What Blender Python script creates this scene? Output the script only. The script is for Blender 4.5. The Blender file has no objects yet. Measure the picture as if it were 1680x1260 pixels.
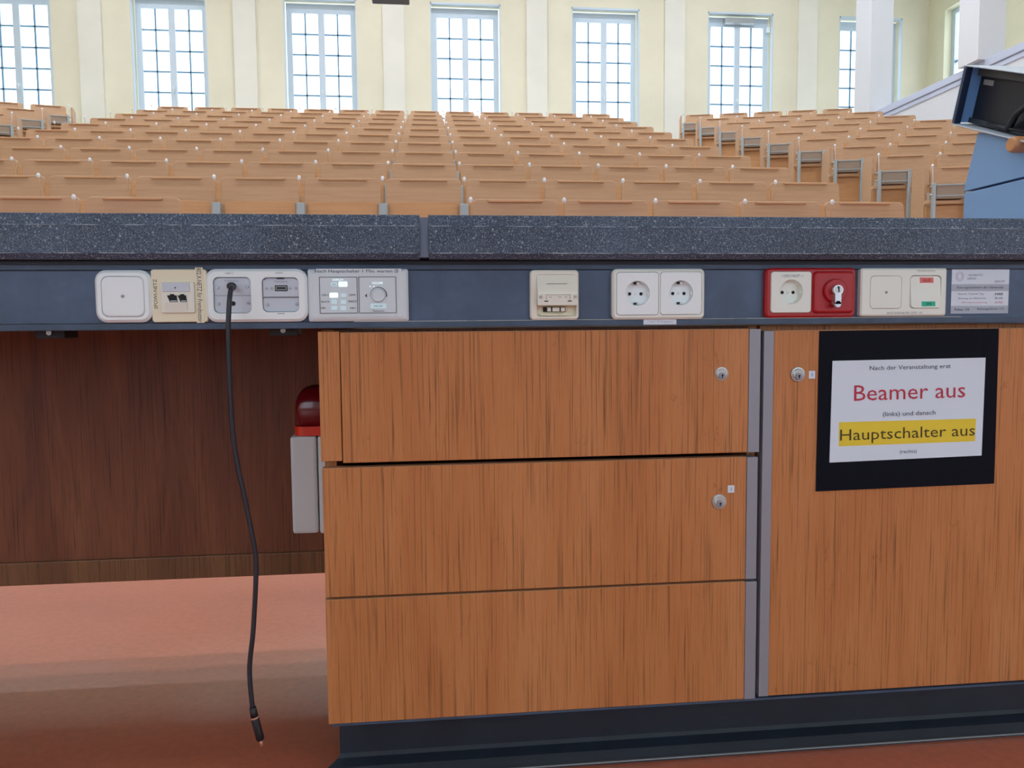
import bpy, bmesh, math, random
from mathutils import Vector, Matrix
random.seed(7)
scene = bpy.context.scene
COL = scene.collection

# ------------------------------------------------------------------ camera, world, light, exposure
F_PX = 1320.8
YAW, PITCH, ROLL = 0.108781, 0.0754014, -0.0086249
EYE = Vector((0.0, 0.0, 0.755))
_f = Vector((math.sin(YAW), math.cos(YAW), 0)); _r = Vector((math.cos(YAW), -math.sin(YAW), 0)); _u = Vector((0, 0, 1))
FWD = _f * math.cos(PITCH) - _u * math.sin(PITCH)
_u2 = _u * math.cos(PITCH) + _f * math.sin(PITCH)
RGT = _r * math.cos(ROLL) + _u2 * math.sin(ROLL)
UPV = _u2 * math.cos(ROLL) - _r * math.sin(ROLL)
cam_d = bpy.data.cameras.new('camera'); cam = bpy.data.objects.new('camera', cam_d); COL.objects.link(cam)
cam_d.sensor_fit = 'HORIZONTAL'; cam_d.sensor_width = 36.0; cam_d.lens = 36.0 * F_PX / 1680.0
cam_d.clip_start = 0.05; cam_d.clip_end = 200
M3 = Matrix((RGT, UPV, -FWD)).transposed()
cam.matrix_world = Matrix.Translation(EYE) @ M3.to_4x4()
scene.camera = cam

world = bpy.data.worlds.new('overcast_sky'); scene.world = world; world.use_nodes = True
bg = world.node_tree.nodes['Background']
bg.inputs[0].default_value = (0.80, 0.91, 1.0, 1); bg.inputs[1].default_value = 3.2

scene.view_settings.view_transform = 'Standard'; scene.view_settings.look = 'None'
scene.view_settings.gamma = 1.0; scene.view_settings.use_curve_mapping = False
scene.view_settings.exposure = 0.0
FILL_HALL, FILL_STAGE = 28.0, 6.0          # brightness of the added ceiling lamps' diffusers

def at(px, py, Y):
    d = FWD * F_PX + RGT * (px - 840) - UPV * (py - 630)
    return EYE + d * (Y / d.y)

# ------------------------------------------------------------------ materials
MATS = {}
def lin(c):
    return tuple(((v / 255) / 12.92 if v / 255 <= 0.04045 else ((v / 255 + 0.055) / 1.055) ** 2.4) for v in c) + (1,)
def mat(name, rgb, rough=0.5, metal=0.0, spec=0.5, emit=None, estr=0.0, coat=0.0):
    if name in MATS: return MATS[name]
    m = bpy.data.materials.new(name); m.use_nodes = True
    b = m.node_tree.nodes['Principled BSDF']
    b.inputs['Base Color'].default_value = lin(rgb); b.inputs['Roughness'].default_value = rough
    b.inputs['Metallic'].default_value = metal; b.inputs['Specular IOR Level'].default_value = spec
    b.inputs['Coat Weight'].default_value = coat
    if emit:
        b.inputs['Emission Color'].default_value = lin(emit); b.inputs['Emission Strength'].default_value = estr
    MATS[name] = m
    return m
def ntree(m):
    return m.node_tree, m.node_tree.nodes['Principled BSDF']
def node(t, typ, **kw):
    n = t.nodes.new(typ)
    for k, v in kw.items(): setattr(n, k, v)
    return n
def pos_mapped(t, scale, coord='pos'):
    if coord == 'pos':
        src = node(t, 'ShaderNodeNewGeometry').outputs['Position']
    else:
        src = node(t, 'ShaderNodeTexCoord').outputs['Object']
    mp = node(t, 'ShaderNodeMapping'); mp.inputs['Scale'].default_value = scale
    t.links.new(src, mp.inputs['Vector'])
    return mp.outputs['Vector']
def noise(t, vec, scale, detail=4, rough=0.55, dist=0.0):
    n = node(t, 'ShaderNodeTexNoise'); n.inputs['Scale'].default_value = scale; n.inputs['Detail'].default_value = detail
    n.inputs['Roughness'].default_value = rough; n.inputs['Distortion'].default_value = dist
    t.links.new(vec, n.inputs['Vector']); return n.outputs['Fac']
def ramp(t, fac, stops):
    r = node(t, 'ShaderNodeValToRGB'); cr = r.color_ramp
    while len(cr.elements) < len(stops): cr.elements.new(0.5)
    for e, (p, c) in zip(cr.elements, stops):
        e.position = p; e.color = lin(c) if max(c) > 1.001 else tuple(c) + (1,)
    t.links.new(fac, r.inputs['Fac']); return r.outputs['Color']
def mix(t, fac, a, b, mode='MIX'):
    n = node(t, 'ShaderNodeMix', data_type='RGBA', blend_type=mode)
    if isinstance(fac, (int, float)): n.inputs[0].default_value = fac
    else: t.links.new(fac, n.inputs[0])
    for s, v in ((6, a), (7, b)):
        if isinstance(v, tuple): n.inputs[s].default_value = v
        else: t.links.new(v, n.inputs[s])
    return n.outputs[2]
def bump(t, b, fac, strength, dist=0.001):
    n = node(t, 'ShaderNodeBump'); n.inputs['Strength'].default_value = strength; n.inputs['Distance'].default_value = dist
    t.links.new(fac, n.inputs['Height']); t.links.new(n.outputs['Normal'], b.inputs['Normal'])

def veneer(name, light, mid, dark, stain=None, rough=0.45, fine=1.0):
    m = mat(name, mid, rough, spec=0.35); t, b = ntree(m)
    broad = noise(t, pos_mapped(t, (11, 11, 1.3)), 1.0, 3, 0.6, 0.9)
    streak = noise(t, pos_mapped(t, (300 * fine, 300 * fine, 4.5)), 1.0, 4, 0.6, 0.3)
    pores = noise(t, pos_mapped(t, (430 * fine, 430 * fine, 20)), 1.0, 3, 0.6)
    c1 = ramp(t, broad, [(0.2, dark), (0.5, mid), (0.8, light)])
    s = ramp(t, streak, [(0.32, (0.84, 0.80, 0.76)), (0.5, (0.97, 0.96, 0.95)), (0.75, (1.05, 1.04, 1.03))])
    c2 = mix(t, 0.75, c1, s, 'MULTIPLY')
    fr = ramp(t, pores, [(0.26, (0.70, 0.64, 0.60)), (0.40, (1.0, 1.0, 1.0))])
    c3 = mix(t, 0.7, c2, fr, 'MULTIPLY')
    if stain:
        sp = noise(t, pos_mapped(t, (26, 26, 15)), 1.0, 5, 0.7, 0.4)
        st = ramp(t, sp, [(0.27, stain), (0.36, (1.0, 1.0, 1.0))])
        c3 = mix(t, 0.75, c3, st, 'MULTIPLY')
    t.links.new(c3, b.inputs['Base Color'])
    bump(t, b, streak, 0.12, 0.0006)
    return m
OAK = veneer('oak_veneer', (206, 141, 91), (197, 129, 77), (182, 112, 64), stain=(0.62, 0.5, 0.42))
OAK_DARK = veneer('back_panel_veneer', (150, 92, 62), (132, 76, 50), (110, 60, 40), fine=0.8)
OAK_EDGE = mat('oak_edge', (196, 148, 108), 0.5)
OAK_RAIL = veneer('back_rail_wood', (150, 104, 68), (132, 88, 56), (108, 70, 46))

def beech(name, base, dark):
    m = mat(name, base, 0.42, spec=0.4); t, b = ntree(m)
    v = pos_mapped(t, (3, 30, 60))
    n1 = noise(t, v, 1.0, 4, 0.6, 0.3)
    c = ramp(t, n1, [(0.3, dark), (0.6, base)])
    t.links.new(c, b.inputs['Base Color']); return m
BEECH = beech('beech_board', (200, 160, 125), (191, 150, 114))
BEECH_WARM = beech('beech_seat', (208, 156, 108), (199, 145, 97))
BEECH_LIP = mat('beech_lip', (208, 162, 120), 0.45)

def stone():
    m = mat('dark_terrazzo', (66, 80, 98), 0.5, spec=0.5); t, b = ntree(m)
    v = pos_mapped(t, (1, 1, 1))
    big = noise(t, v, 7.0, 4, 0.6)
    base = ramp(t, big, [(0.3, (46, 60, 82)), (0.7, (66, 84, 108))])
    sp = noise(t, v, 520.0, 2, 0.6)
    specks = ramp(t, sp, [(0.54, (0, 0, 0)), (0.68, (1, 1, 1))])
    dk = noise(t, v, 330.0, 2, 0.5)
    darks = ramp(t, dk, [(0.36, (0.5, 0.5, 0.52)), (0.5, (1.0, 1.0, 1.0))])
    c = mix(t, 1.0, base, darks, 'MULTIPLY')
    c = mix(t, specks, c, lin((140, 154, 166)))
    vo = node(t, 'ShaderNodeTexVoronoi'); vo.inputs['Scale'].default_value = 85.0; t.links.new(v, vo.inputs['Vector'])
    chips = ramp(t, vo.outputs['Distance'], [(0.08, (0.9, 0.9, 0.9)), (0.17, (0, 0, 0))])
    c = mix(t, chips, c, lin((150, 162, 172)))
    t.links.new(c, b.inputs['Base Color']); bump(t, b, sp, 0.25, 0.001); return m
STONE = stone()
GROUT = mat('joint_mortar', (104, 116, 136), 0.8)
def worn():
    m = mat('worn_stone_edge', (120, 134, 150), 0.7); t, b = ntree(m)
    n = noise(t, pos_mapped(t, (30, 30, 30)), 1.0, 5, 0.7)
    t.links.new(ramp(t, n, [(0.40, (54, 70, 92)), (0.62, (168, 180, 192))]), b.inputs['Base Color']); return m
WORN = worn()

def duct_mat(name, rgb):
    m = mat(name, rgb, 0.48, spec=0.4); t, b = ntree(m)
    n1 = noise(t, pos_mapped(t, (1, 1, 1)), 14.0, 4, 0.6)
    hi = tuple(min(255, v * 1.09) for v in rgb); lo = tuple(v * 0.9 for v in rgb)
    c = ramp(t, n1, [(0.3, lo), (0.7, hi)])
    ch = noise(t, pos_mapped(t, (60, 60, 130)), 1.0, 4, 0.7)
    chips = ramp(t, ch, [(0.74, (0, 0, 0)), (0.78, (0.8, 0.8, 0.8))])
    c = mix(t, chips, c, lin((150, 160, 168)))
    t.links.new(c, b.inputs['Base Color']); return m
DUCT = duct_mat('blue_grey_paint', (76, 94, 120))
DUCT_RAIL = duct_mat('blue_grey_rail', (68, 86, 108))
PLINTH = duct_mat('black_rubber_plinth_and_shade', (32, 41, 53))
ALU = mat('brushed_aluminium', (150, 152, 162), 0.5, metal=0.35)
WHITE = mat('white_plastic', (236, 245, 248), 0.4)
WHITE_OLD = mat('aged_white_plastic', (232, 238, 230), 0.42)
CREAM = mat('cream_plastic', (234, 226, 198), 0.45)
IVORY = mat('ivory_plastic', (230, 230, 218), 0.45)
GREY_PLATE = mat('grey_metal_plate', (196, 204, 216), 0.45, metal=0.1)
KEYPAD = mat('light_grey_keypad', (212, 223, 230), 0.45)
LINE = mat('seam_grey', (86, 92, 100), 0.7)
INK = mat('dark_ink', (48, 56, 72), 0.7)
INK_SOFT = mat('faded_ink', (128, 132, 136), 0.7)
INK_RED = mat('red_ink', (186, 52, 74), 0.7)
INK_PINK = mat('pink_ink', (214, 150, 160), 0.7)
INK_BROWN = mat('ink_on_yellow', (74, 62, 26), 0.7)
INK_BLUE = mat('blue_ink', (70, 120, 190), 0.7)
YELLOW = mat('highlighter_yellow', (232, 206, 58), 0.7)
PAPER = mat('white_paper', (218, 230, 244), 0.75)
PAPER_GREY = mat('grey_print', (176, 186, 200), 0.75)
HOLE = mat('black_void', (14, 16, 20), 0.7)
BLACK = mat('black_plastic', (24, 25, 32), 0.45)
TAPE = mat('black_tape', (9, 14, 26), 0.7, spec=0.15)
CABLE = mat('black_cable', (30, 32, 46), 0.4)
STEEL = mat('steel', (186, 188, 188), 0.3, metal=0.8)
CHROME = mat('chrome', (214, 218, 226), 0.15, metal=0.9)
BRASS = mat('copper_tip', (206, 150, 130), 0.4, metal=0.5)
RED = mat('red_plastic', (168, 18, 28), 0.35)
RED_DOME = mat('red_lens', (112, 8, 24), 0.2, coat=0.4)
RED_BAND = mat('orange_red_lens', (224, 52, 24), 0.3)
STICK_RED = mat('salmon_sticker', (228, 118, 118), 0.6)
STICK_GREEN = mat('green_sticker', (42, 186, 150), 0.6)
GLOW = mat('lit_button', (232, 250, 252), 0.4, emit=(225, 250, 255), estr=0.75)
GLOW_DIM = mat('dim_button', (206, 228, 236), 0.4, emit=(190, 230, 240), estr=0.18)
SEAT_METAL = mat('grey_seat_metal', (168, 174, 176), 0.45, metal=0.25)
SEAT_MECH = mat('taupe_seat_block', (158, 138, 120), 0.55)
KNOB = mat('silver_knob', (238, 240, 246), 0.3, metal=0.0)
LECT = mat('blue_laminate', (128, 174, 226), 0.5)
LECT_IN = mat('inner_blue', (124, 174, 232), 0.5)
LECT_EDGE = mat('light_metal_edge', (190, 204, 218), 0.4)
SHADE_NAVY = mat('navy_shade', (34, 52, 84), 0.4)
LECT_BLACK = mat('black_lining', (20, 28, 42), 0.5)
WOOD_RAIL = mat('turned_beech', (206, 148, 100), 0.35, coat=0.3)
ALARM = mat('alarm_housing', (216, 220, 222), 0.45)
TIER = mat('stair_linoleum', (214, 208, 198), 0.5)
FRAME_W = mat('window_paint', (206, 222, 236), 0.4)
BAR_W = mat('glazing_bar', (120, 158, 186), 0.45)
CAP = mat('lilac_cap', (196, 204, 228), 0.5)
PARAPET = mat('white_parapet', (222, 226, 234), 0.6)
PILLAR = mat('pillar_white', (224, 226, 232), 0.6)
PROJ = mat('dark_projector', (84, 100, 118), 0.5)

def plaster(name, rgb, var=0.04):
    m = mat(name, rgb, 0.8, spec=0.2); t, b = ntree(m)
    n1 = noise(t, pos_mapped(t, (1, 1, 1)), 0.9, 4, 0.6)
    c = ramp(t, n1, [(0.3, tuple(v * (1 - var) for v in rgb)), (0.7, rgb)])
    t.links.new(c, b.inputs['Base Color']); return m
WALL = plaster('cream_plaster', (241, 236, 214))
WALL_SIDE = plaster('pale_cream_plaster', (238, 234, 204))
PILASTER = plaster('pilaster_plaster', (242, 240, 230))
CEIL = plaster('ceiling_white', (238, 236, 228))
FRONT = plaster('front_wall_white', (226, 228, 232))

def floor_mat():
    m = mat('red_linoleum', (188, 96, 76), 0.32, spec=0.6, coat=0.9); t, b = ntree(m)
    n1 = noise(t, pos_mapped(t, (0.8, 2.4, 1)), 1.6, 5, 0.6, 0.2)
    n2 = noise(t, pos_mapped(t, (1, 1, 1)), 60.0, 3, 0.6)
    c = ramp(t, n1, [(0.1, (192, 100, 72)), (0.5, (204, 114, 84)), (0.9, (214, 128, 98))])
    c2 = mix(t, 0.25, c, ramp(t, n2, [(0.3, (0.8, 0.8, 0.8)), (0.7, (1.1, 1.1, 1.1))]), 'MULTIPLY')
    t.links.new(c2, b.inputs['Base Color'])
    b.inputs['Coat Roughness'].default_value = 0.28
    rr = ramp(t, n1, [(0.1, (0.26, 0.26, 0.26)), (0.9, (0.36, 0.36, 0.36))]); t.links.new(rr, b.inputs['Roughness'])
    return m
FLOOR = floor_mat()

def glass_mat():
    m = bpy.data.materials.new('window_glass'); m.use_nodes = True; t = m.node_tree; t.nodes.clear()
    o = node(t, 'ShaderNodeOutputMaterial'); tr = node(t, 'ShaderNodeBsdfTransparent'); gl = node(t, 'ShaderNodeBsdfGlossy')
    tr.inputs[0].default_value = (0.97, 0.985, 1, 1); gl.inputs['Roughness'].default_value = 0.02
    mx = node(t, 'ShaderNodeMixShader'); mx.inputs[0].default_value = 0.05
    t.links.new(tr.outputs[0], mx.inputs[1]); t.links.new(gl.outputs[0], mx.inputs[2]); t.links.new(mx.outputs[0], o.inputs[0])
    return m
GLASS = glass_mat()
def added_lamp_mat(name, strength):
    return mat(name, (255, 255, 255), 0.6, emit=(238, 245, 255), estr=strength)
FILL_LAMP_A = added_lamp_mat('added_hall_diffuser', FILL_HALL); FILL_LAMP_B = added_lamp_mat('added_stage_diffuser', FILL_STAGE)

# ------------------------------------------------------------------ object helpers
def thing(name, label, cat, loc=(0, 0, 0), rotz=0.0, group=None):
    o = bpy.data.objects.new(name, None); COL.objects.link(o); o.empty_display_size = 0.05
    o.location = loc; o.rotation_euler = (0, 0, rotz)
    tag(o, label, cat, group); return o
def tag(o, label, cat, group=None):
    o['label'] = label; o['category'] = cat
    if group: o['group'] = group
    return o
class MB:
    def __init__(s): s.v = []; s.f = []; s.smooth = []
    def add(s, vs, fs, smooth=False):
        n = len(s.v); s.v += [tuple(p) for p in vs]
        for f in fs: s.f.append([i + n for i in f]); s.smooth.append(smooth)
        return s
    def box(s, x0, x1, y0, y1, z0, z1, M=None):
        vs = [Vector(p) for p in ((x0, y0, z0), (x1, y0, z0), (x1, y1, z0), (x0, y1, z0), (x0, y0, z1), (x1, y0, z1), (x1, y1, z1), (x0, y1, z1))]
        if M: vs = [M @ p for p in vs]
        return s.add(vs, [(0, 3, 2, 1), (4, 5, 6, 7), (0, 1, 5, 4), (1, 2, 6, 5), (2, 3, 7, 6), (3, 0, 4, 7)])
    def loops(s, loops, cap0=True, cap1=True, smooth=False, closed=True):
        n = len(loops[0]); vs = [p for l in loops for p in l]; fs = []
        for i in range(len(loops) - 1):
            for j in range(n if closed else n - 1):
                a = i * n + j; b_ = i * n + (j + 1) % n
                fs.append((a, b_, b_ + n, a + n))
        base = len(s.f); s.add(vs, fs, smooth)
        off = len(s.v) - len(vs)
        if cap0: s.f.append([off + j for j in range(n)][::-1]); s.smooth.append(False)
        if cap1: s.f.append([off + (len(loops) - 1) * n + j for j in range(n)]); s.smooth.append(False)
        return s
    def cyl(s, p0, p1, r0, r1=None, n=16, smooth=True, cap=True):
        r1 = r0 if r1 is None else r1; p0 = Vector(p0); p1 = Vector(p1); d = (p1 - p0).normalized()
        a = d.orthogonal().normalized(); b_ = d.cross(a)
        L = [[p + (a * math.cos(2 * math.pi * k / n) + b_ * math.sin(2 * math.pi * k / n)) * r for k in range(n)] for p, r in ((p0, r0), (p1, r1))]
        return s.loops(L, cap, cap, smooth)
    def tube(s, pts, r, n=10):
        pts = [Vector(p) for p in pts]; L = []
        up = Vector((0, 1, 0))
        for i, p in enumerate(pts):
            d = (pts[min(i + 1, len(pts) - 1)] - pts[max(i - 1, 0)]).normalized()
            a = d.cross(up); a = a.normalized() if a.length > 1e-3 else d.orthogonal().normalized(); b_ = d.cross(a)
            rr = r[i] if isinstance(r, (list, tuple)) else r
            L.append([p + (a * math.cos(2 * math.pi * k / n) + b_ * math.sin(2 * math.pi * k / n)) * rr for k in range(n)])
        return s.loops(L, True, True, True)
    def build(s, name, m, parent=None, kind=None, bevel=0.0, seg=2):
        me = bpy.data.meshes.new(name); me.from_pydata(s.v, [], s.f)
        bm = bmesh.new(); bm.from_mesh(me)
        for f, sm in zip(bm.faces, s.smooth): f.smooth = sm
        bmesh.ops.recalc_face_normals(bm, faces=bm.faces)
        if bevel:
            bmesh.ops.bevel(bm, geom=[e for e in bm.edges if len(e.link_faces) == 2 and e.calc_face_angle(0) > 0.6], offset=bevel, segments=seg, profile=0.6, affect='EDGES', clamp_overlap=True)
        bm.to_mesh(me); bm.free()
        me.materials.append(m)
        o = bpy.data.objects.new(name, me); COL.objects.link(o)
        if parent: o.parent = parent
        if kind: o['kind'] = kind
        return o
def bxo(name, m, parent, x0, x1, y0, y1, z0, z1, bevel=0.0, kind=None, M=None):
    return MB().box(x0, x1, y0, y1, z0, z1, M).build(name, m, parent, kind, bevel)
def rrect(w, h, r, y, cx=0.0, cz=0.0, seg=6):
    """rounded rectangle in the x-z plane at depth y, counted so that its front looks to -y"""
    out = []; r = min(r, w / 2 - 1e-5, h / 2 - 1e-5)
    for qx, qz, a0 in ((1, 1, 0), (-1, 1, 90), (-1, -1, 180), (1, -1, 270)):
        for k in range(seg + 1):
            a = math.radians(a0 + 90 * k / seg)
            out.append((cx + qx * (w / 2 - r) + r * math.cos(a), y, cz + qz * (h / 2 - r) + r * math.sin(a)))
    return out
def plate(name, m, parent, w, h, r, depth, bev=0.002, cx=0.0, cz=0.0, y=0.0, seg=6):
    """solid plate whose back is at y and whose front is at y - depth"""
    L = [rrect(w, h, r, y, cx, cz, seg), rrect(w, h, r, y - depth + bev, cx, cz, seg), rrect(w - bev * 0.8, h - bev * 0.8, r, y - depth + bev * 0.3, cx, cz, seg), rrect(w - 2 * bev, h - 2 * bev, max(r - bev, 0.0004), y - depth, cx, cz, seg)]
    return MB().loops(L, True, True).build(name, m, parent)
def ring(name, m, parent, w, h, r, holes, depth, bev=0.003, y=0.0):
    """flat frame with rounded openings: holes = [(cx, cz, w, h, r)]; front face is filled between outline and openings"""
    bm = bmesh.new()
    def loop(pts):
        vs = [bm.verts.new(p) for p in pts]
        return vs, [bm.edges.new((vs[i], vs[(i + 1) % len(vs)])) for i in range(len(vs))]
    yf = y - depth
    o_back, e0 = loop(rrect(w, h, r, y)); o_mid, e1 = loop(rrect(w, h, r, yf + bev)); o_fr, e2 = loop(rrect(w - 2 * bev, h - 2 * bev, max(r - bev, 0.0004), yf))
    def bridge(a, b_):
        n = len(a)
        for i in range(n): bm.faces.new((a[i], a[(i + 1) % n], b_[(i + 1) % n], b_[i]))
    bridge(o_back, o_mid); bridge(o_mid, o_fr)
    edges = list(e2)
    for (cx, cz, hw, hh, hr) in holes:
        a, ea = loop(rrect(hw, hh, hr, yf, cx, cz)); b_, eb = loop(rrect(hw, hh, hr, y, cx, cz))
        bridge(a, b_); edges += ea
    bmesh.ops.triangle_fill(bm, use_beauty=True, use_dissolve=False, edges=edges)
    bmesh.ops.recalc_face_normals(bm, faces=bm.faces)
    me = bpy.data.meshes.new(name); bm.to_mesh(me); bm.free(); me.materials.append(m)
    ob = bpy.data.objects.new(name, me); COL.objects.link(ob); ob.parent = parent
    return ob
def outline(name, m, parent, w, h, r, t, cx, cz, y):
    L = [rrect(w, h, r, y, cx, cz), rrect(w, h, r, y - 0.0003, cx, cz), rrect(w - 2 * t, h - 2 * t, max(r - t, 0.0003), y - 0.0003, cx, cz), rrect(w - 2 * t, h - 2 * t, max(r - t, 0.0003), y, cx, cz)]
    return MB().loops(L, False, False).build(name, m, parent)
TXT = []
def text(s, m, parent, cx, cz, y, w, h=None, rot=0.0, name='lettering'):
    """printed words as thin raised geometry on a plane that faces -y, fitted to width w (and height h)"""
    cu = bpy.data.curves.new('t', 'FONT'); cu.body = s; cu.size = 1.0; cu.resolution_u = 2
    o = bpy.data.objects.new('t', cu); COL.objects.link(o)
    me = bpy.data.meshes.new_from_object(o.evaluated_get(bpy.context.evaluated_depsgraph_get()))
    bpy.data.objects.remove(o); bpy.data.curves.remove(cu)
    xs = [v.co.x for v in me.vertices]; ys = [v.co.y for v in me.vertices]
    x0, x1, y0, y1 = min(xs), max(xs), min(ys), max(ys)
    sx = w / (x1 - x0); sy = sx if h is None else h / (y1 - y0)
    c, sn = math.cos(rot), math.sin(rot)
    for v in me.vertices:
        a = (v.co.x - (x0 + x1) / 2) * sx; b_ = (v.co.y - (y0 + y1) / 2) * sy
        v.co = (cx + a * c - b_ * sn, y, cz + a * sn + b_ * c)
    me.materials.clear(); me.materials.append(m)
    ob = bpy.data.objects.new(name, me); COL.objects.link(ob); ob.parent = parent
    return ob

# ------------------------------------------------------------------ the room
XL, XR, YF, YB, ZC = -9.6, 9.76, -5.0, 15.0, 9.0
REVEAL = 0.30
bxo('floor', FLOOR, None, XL, XR, YF, YB, -0.1, 0.0, kind='structure')
bxo('ceiling', CEIL, None, XL, XR, YF, YB + REVEAL, ZC, ZC + 0.1, kind='structure')
bxo('wall_left', WALL_SIDE, None, XL - 0.2, XL, YF, YB, 0, ZC, kind='structure')
FILL_WIN_C = [-7.9, -5.2, -2.5, 2.5, 5.2, 7.9]; FW, FB, FT = 2.2, 0.9, 5.2       # unseen tall windows added behind the photographer as front light
mb = MB(); ex = [XL - 0.2] + [e for c in FILL_WIN_C for e in (c - FW / 2, c + FW / 2)] + [XR + 0.2]
for i in range(0, len(ex), 2): mb.box(ex[i], ex[i + 1], YF - 0.25, YF, 0, ZC)
for c in FILL_WIN_C: mb.box(c - FW / 2, c + FW / 2, YF - 0.25, YF, 0, FB); mb.box(c - FW / 2, c + FW / 2, YF - 0.25, YF, FT, ZC)
mb.build('wall_front', FRONT, None, 'structure')
for j, c in enumerate(FILL_WIN_C):
    w = bpy.data.objects.new('window_%d' % (10 + j), None); COL.objects.link(w); w['kind'] = 'structure'; w.location = (c, YF - 0.18, FB)  # unseen window, put in to throw daylight on the desk front
    H = FT - FB; hw = FW / 2
    MB().box(-hw, -hw + 0.08, -0.03, 0.03, 0, H).box(hw - 0.08, hw, -0.03, 0.03, 0, H).box(-hw + 0.08, hw - 0.08, -0.03, 0.03, 0, 0.08).box(-hw + 0.08, hw - 0.08, -0.03, 0.03, H - 0.08, H).build('frame', FRAME_W, w)
    bxo('mullion', FRAME_W, w, -0.05, 0.05, -0.03, 0.03, 0.08, H - 0.08)
    for s in (-1, 1):
        x0, x1 = sorted((s * 0.05, s * (hw - 0.08)))
        for q in range(3):
            za, zb_ = 0.08 + (H - 0.16) * q / 3, 0.08 + (H - 0.16) * (q + 1) / 3
            bxo('pane', GLASS, w, x0, x1, -0.003, 0.003, za + 0.01, zb_ - 0.01)
            if q: bxo('glazing_bar', BAR_W, w, x0, x1, -0.02, 0.02, za - 0.02, za + 0.02)
WIN_C = [0.85 + 2.583 * (i - 3) for i in range(7)]     # window axes along the back wall
WW = 1.27; WT = 6.52; WB = 4.05
mb = MB()
edges_x = [XL - 0.2] + [e for c in WIN_C for e in (c - WW / 2, c + WW / 2)] + [XR + 0.2]
for i in range(0, len(edges_x), 2): mb.box(edges_x[i], edges_x[i + 1], YB, YB + REVEAL, 0, ZC)
for c in WIN_C:
    mb.box(c - WW / 2, c + WW / 2, YB, YB + REVEAL, 0, WB); mb.box(c - WW / 2, c + WW / 2, YB, YB + REVEAL, WT, ZC)
mb.build('wall_back', WALL, None, 'structure')
# right wall with two tall windows
RW = [(13.0, 14.5), (10.1, 11.6)]
mb = MB(); ye = [YF, 10.1, 11.6, 13.0, 14.5, YB]
for i in range(0, 6, 2): mb.box(XR, XR + 0.25, ye[i], ye[i + 1], 0, ZC)
for a, b_ in RW: mb.box(XR, XR + 0.25, a, b_, 0, 3.6); mb.box(XR, XR + 0.25, a, b_, 6.5, ZC)
mb.build('wall_right', WALL_SIDE, None, 'structure')
for i in range(6):
    c = (WIN_C[i] + WIN_C[i + 1]) / 2
    bxo('trim_%d' % (i + 1), PILASTER, None, c - 0.19, c + 0.19, YB - 0.07, YB, 0, ZC, kind='structure')

def window(idx, cx, blind_box=False):
    w = bpy.data.objects.new('window_%d' % idx, None); COL.objects.link(w); w['kind'] = 'structure'
    w.location = (cx, YB + 0.22, WB)
    H = WT - WB; W = WW
    y0, y1 = -0.03, 0.03
    hw = W / 2 - 0.02; top = H - 0.03
    fr = MB().box(-hw, -hw + 0.10, y0, y1, 0, top).box(hw - 0.10, hw, y0, y1, 0, top).box(-hw + 0.10, hw - 0.10, y0, y1, top - 0.17, top).box(-hw + 0.10, hw - 0.10, y0, y1, 0, 0.08)
    fr.build('frame', FRAME_W, w)
    bxo('mullion', FRAME_W, w, -0.055, 0.055, y0 - 0.02, y1, 0.08, top - 0.17)
    MB().box(-0.012, 0.012, y0 - 0.06, y0 - 0.02, 0.88, 0.93).cyl((0.0, y0 - 0.055, 0.91), (0.0, y0 - 0.06, 0.80), 0.009, n=8).build('handle', WHITE, w)
    bxo('reveal_bead', FRAME_W, w, -W / 2, -W / 2 + 0.02, -0.22, -0.16, 0, H); bxo('reveal_bead', FRAME_W, w, W / 2 - 0.02, W / 2, -0.22, -0.16, 0, H)
    bxo('reveal_bead', FRAME_W, w, -W / 2, W / 2, -0.22, -0.16, H - 0.03, H)
    zt, zb = top - 0.17, 0.08; ph = 0.358; pw = None
    for s in (-1, 1):
        xa, xb = (-hw + 0.10, -0.055) if s < 0 else (0.055, hw - 0.10)
        xm = (xa + xb) / 2
        bxo('glazing_bar', BAR_W, w, xm - 0.013, xm + 0.013, -0.015, 0.015, zb, zt)
        z = zt; rows = []
        while z > zb + 0.01:
            rows.append((max(z - ph, zb), z)); z -= ph
        for za, zc_ in rows:
            if za > zb + 0.02: bxo('glazing_bar', BAR_W, w, xa, xb, -0.015, 0.015, za - 0.013, za + 0.013)
            for p0, p1 in ((xa, xm), (xm, xb)):
                bxo('pane', GLASS, w, p0 + 0.008, p1 - 0.008, -0.003, 0.003, za + 0.008, zc_ - 0.008)
    if blind_box:
        bxo('blind_box', SEAT_METAL, w, -0.28, 0.3, -0.17, -0.05, H - 0.17, H - 0.07, bevel=0.01)
        bxo('sensor', WHITE, w, W / 2 - 0.07, W / 2 - 0.005, -0.10, -0.06, H - 0.30, H - 0.20, bevel=0.008)
    return w
for i, c in enumerate(WIN_C): window(i + 1, c, i == 5)
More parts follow.
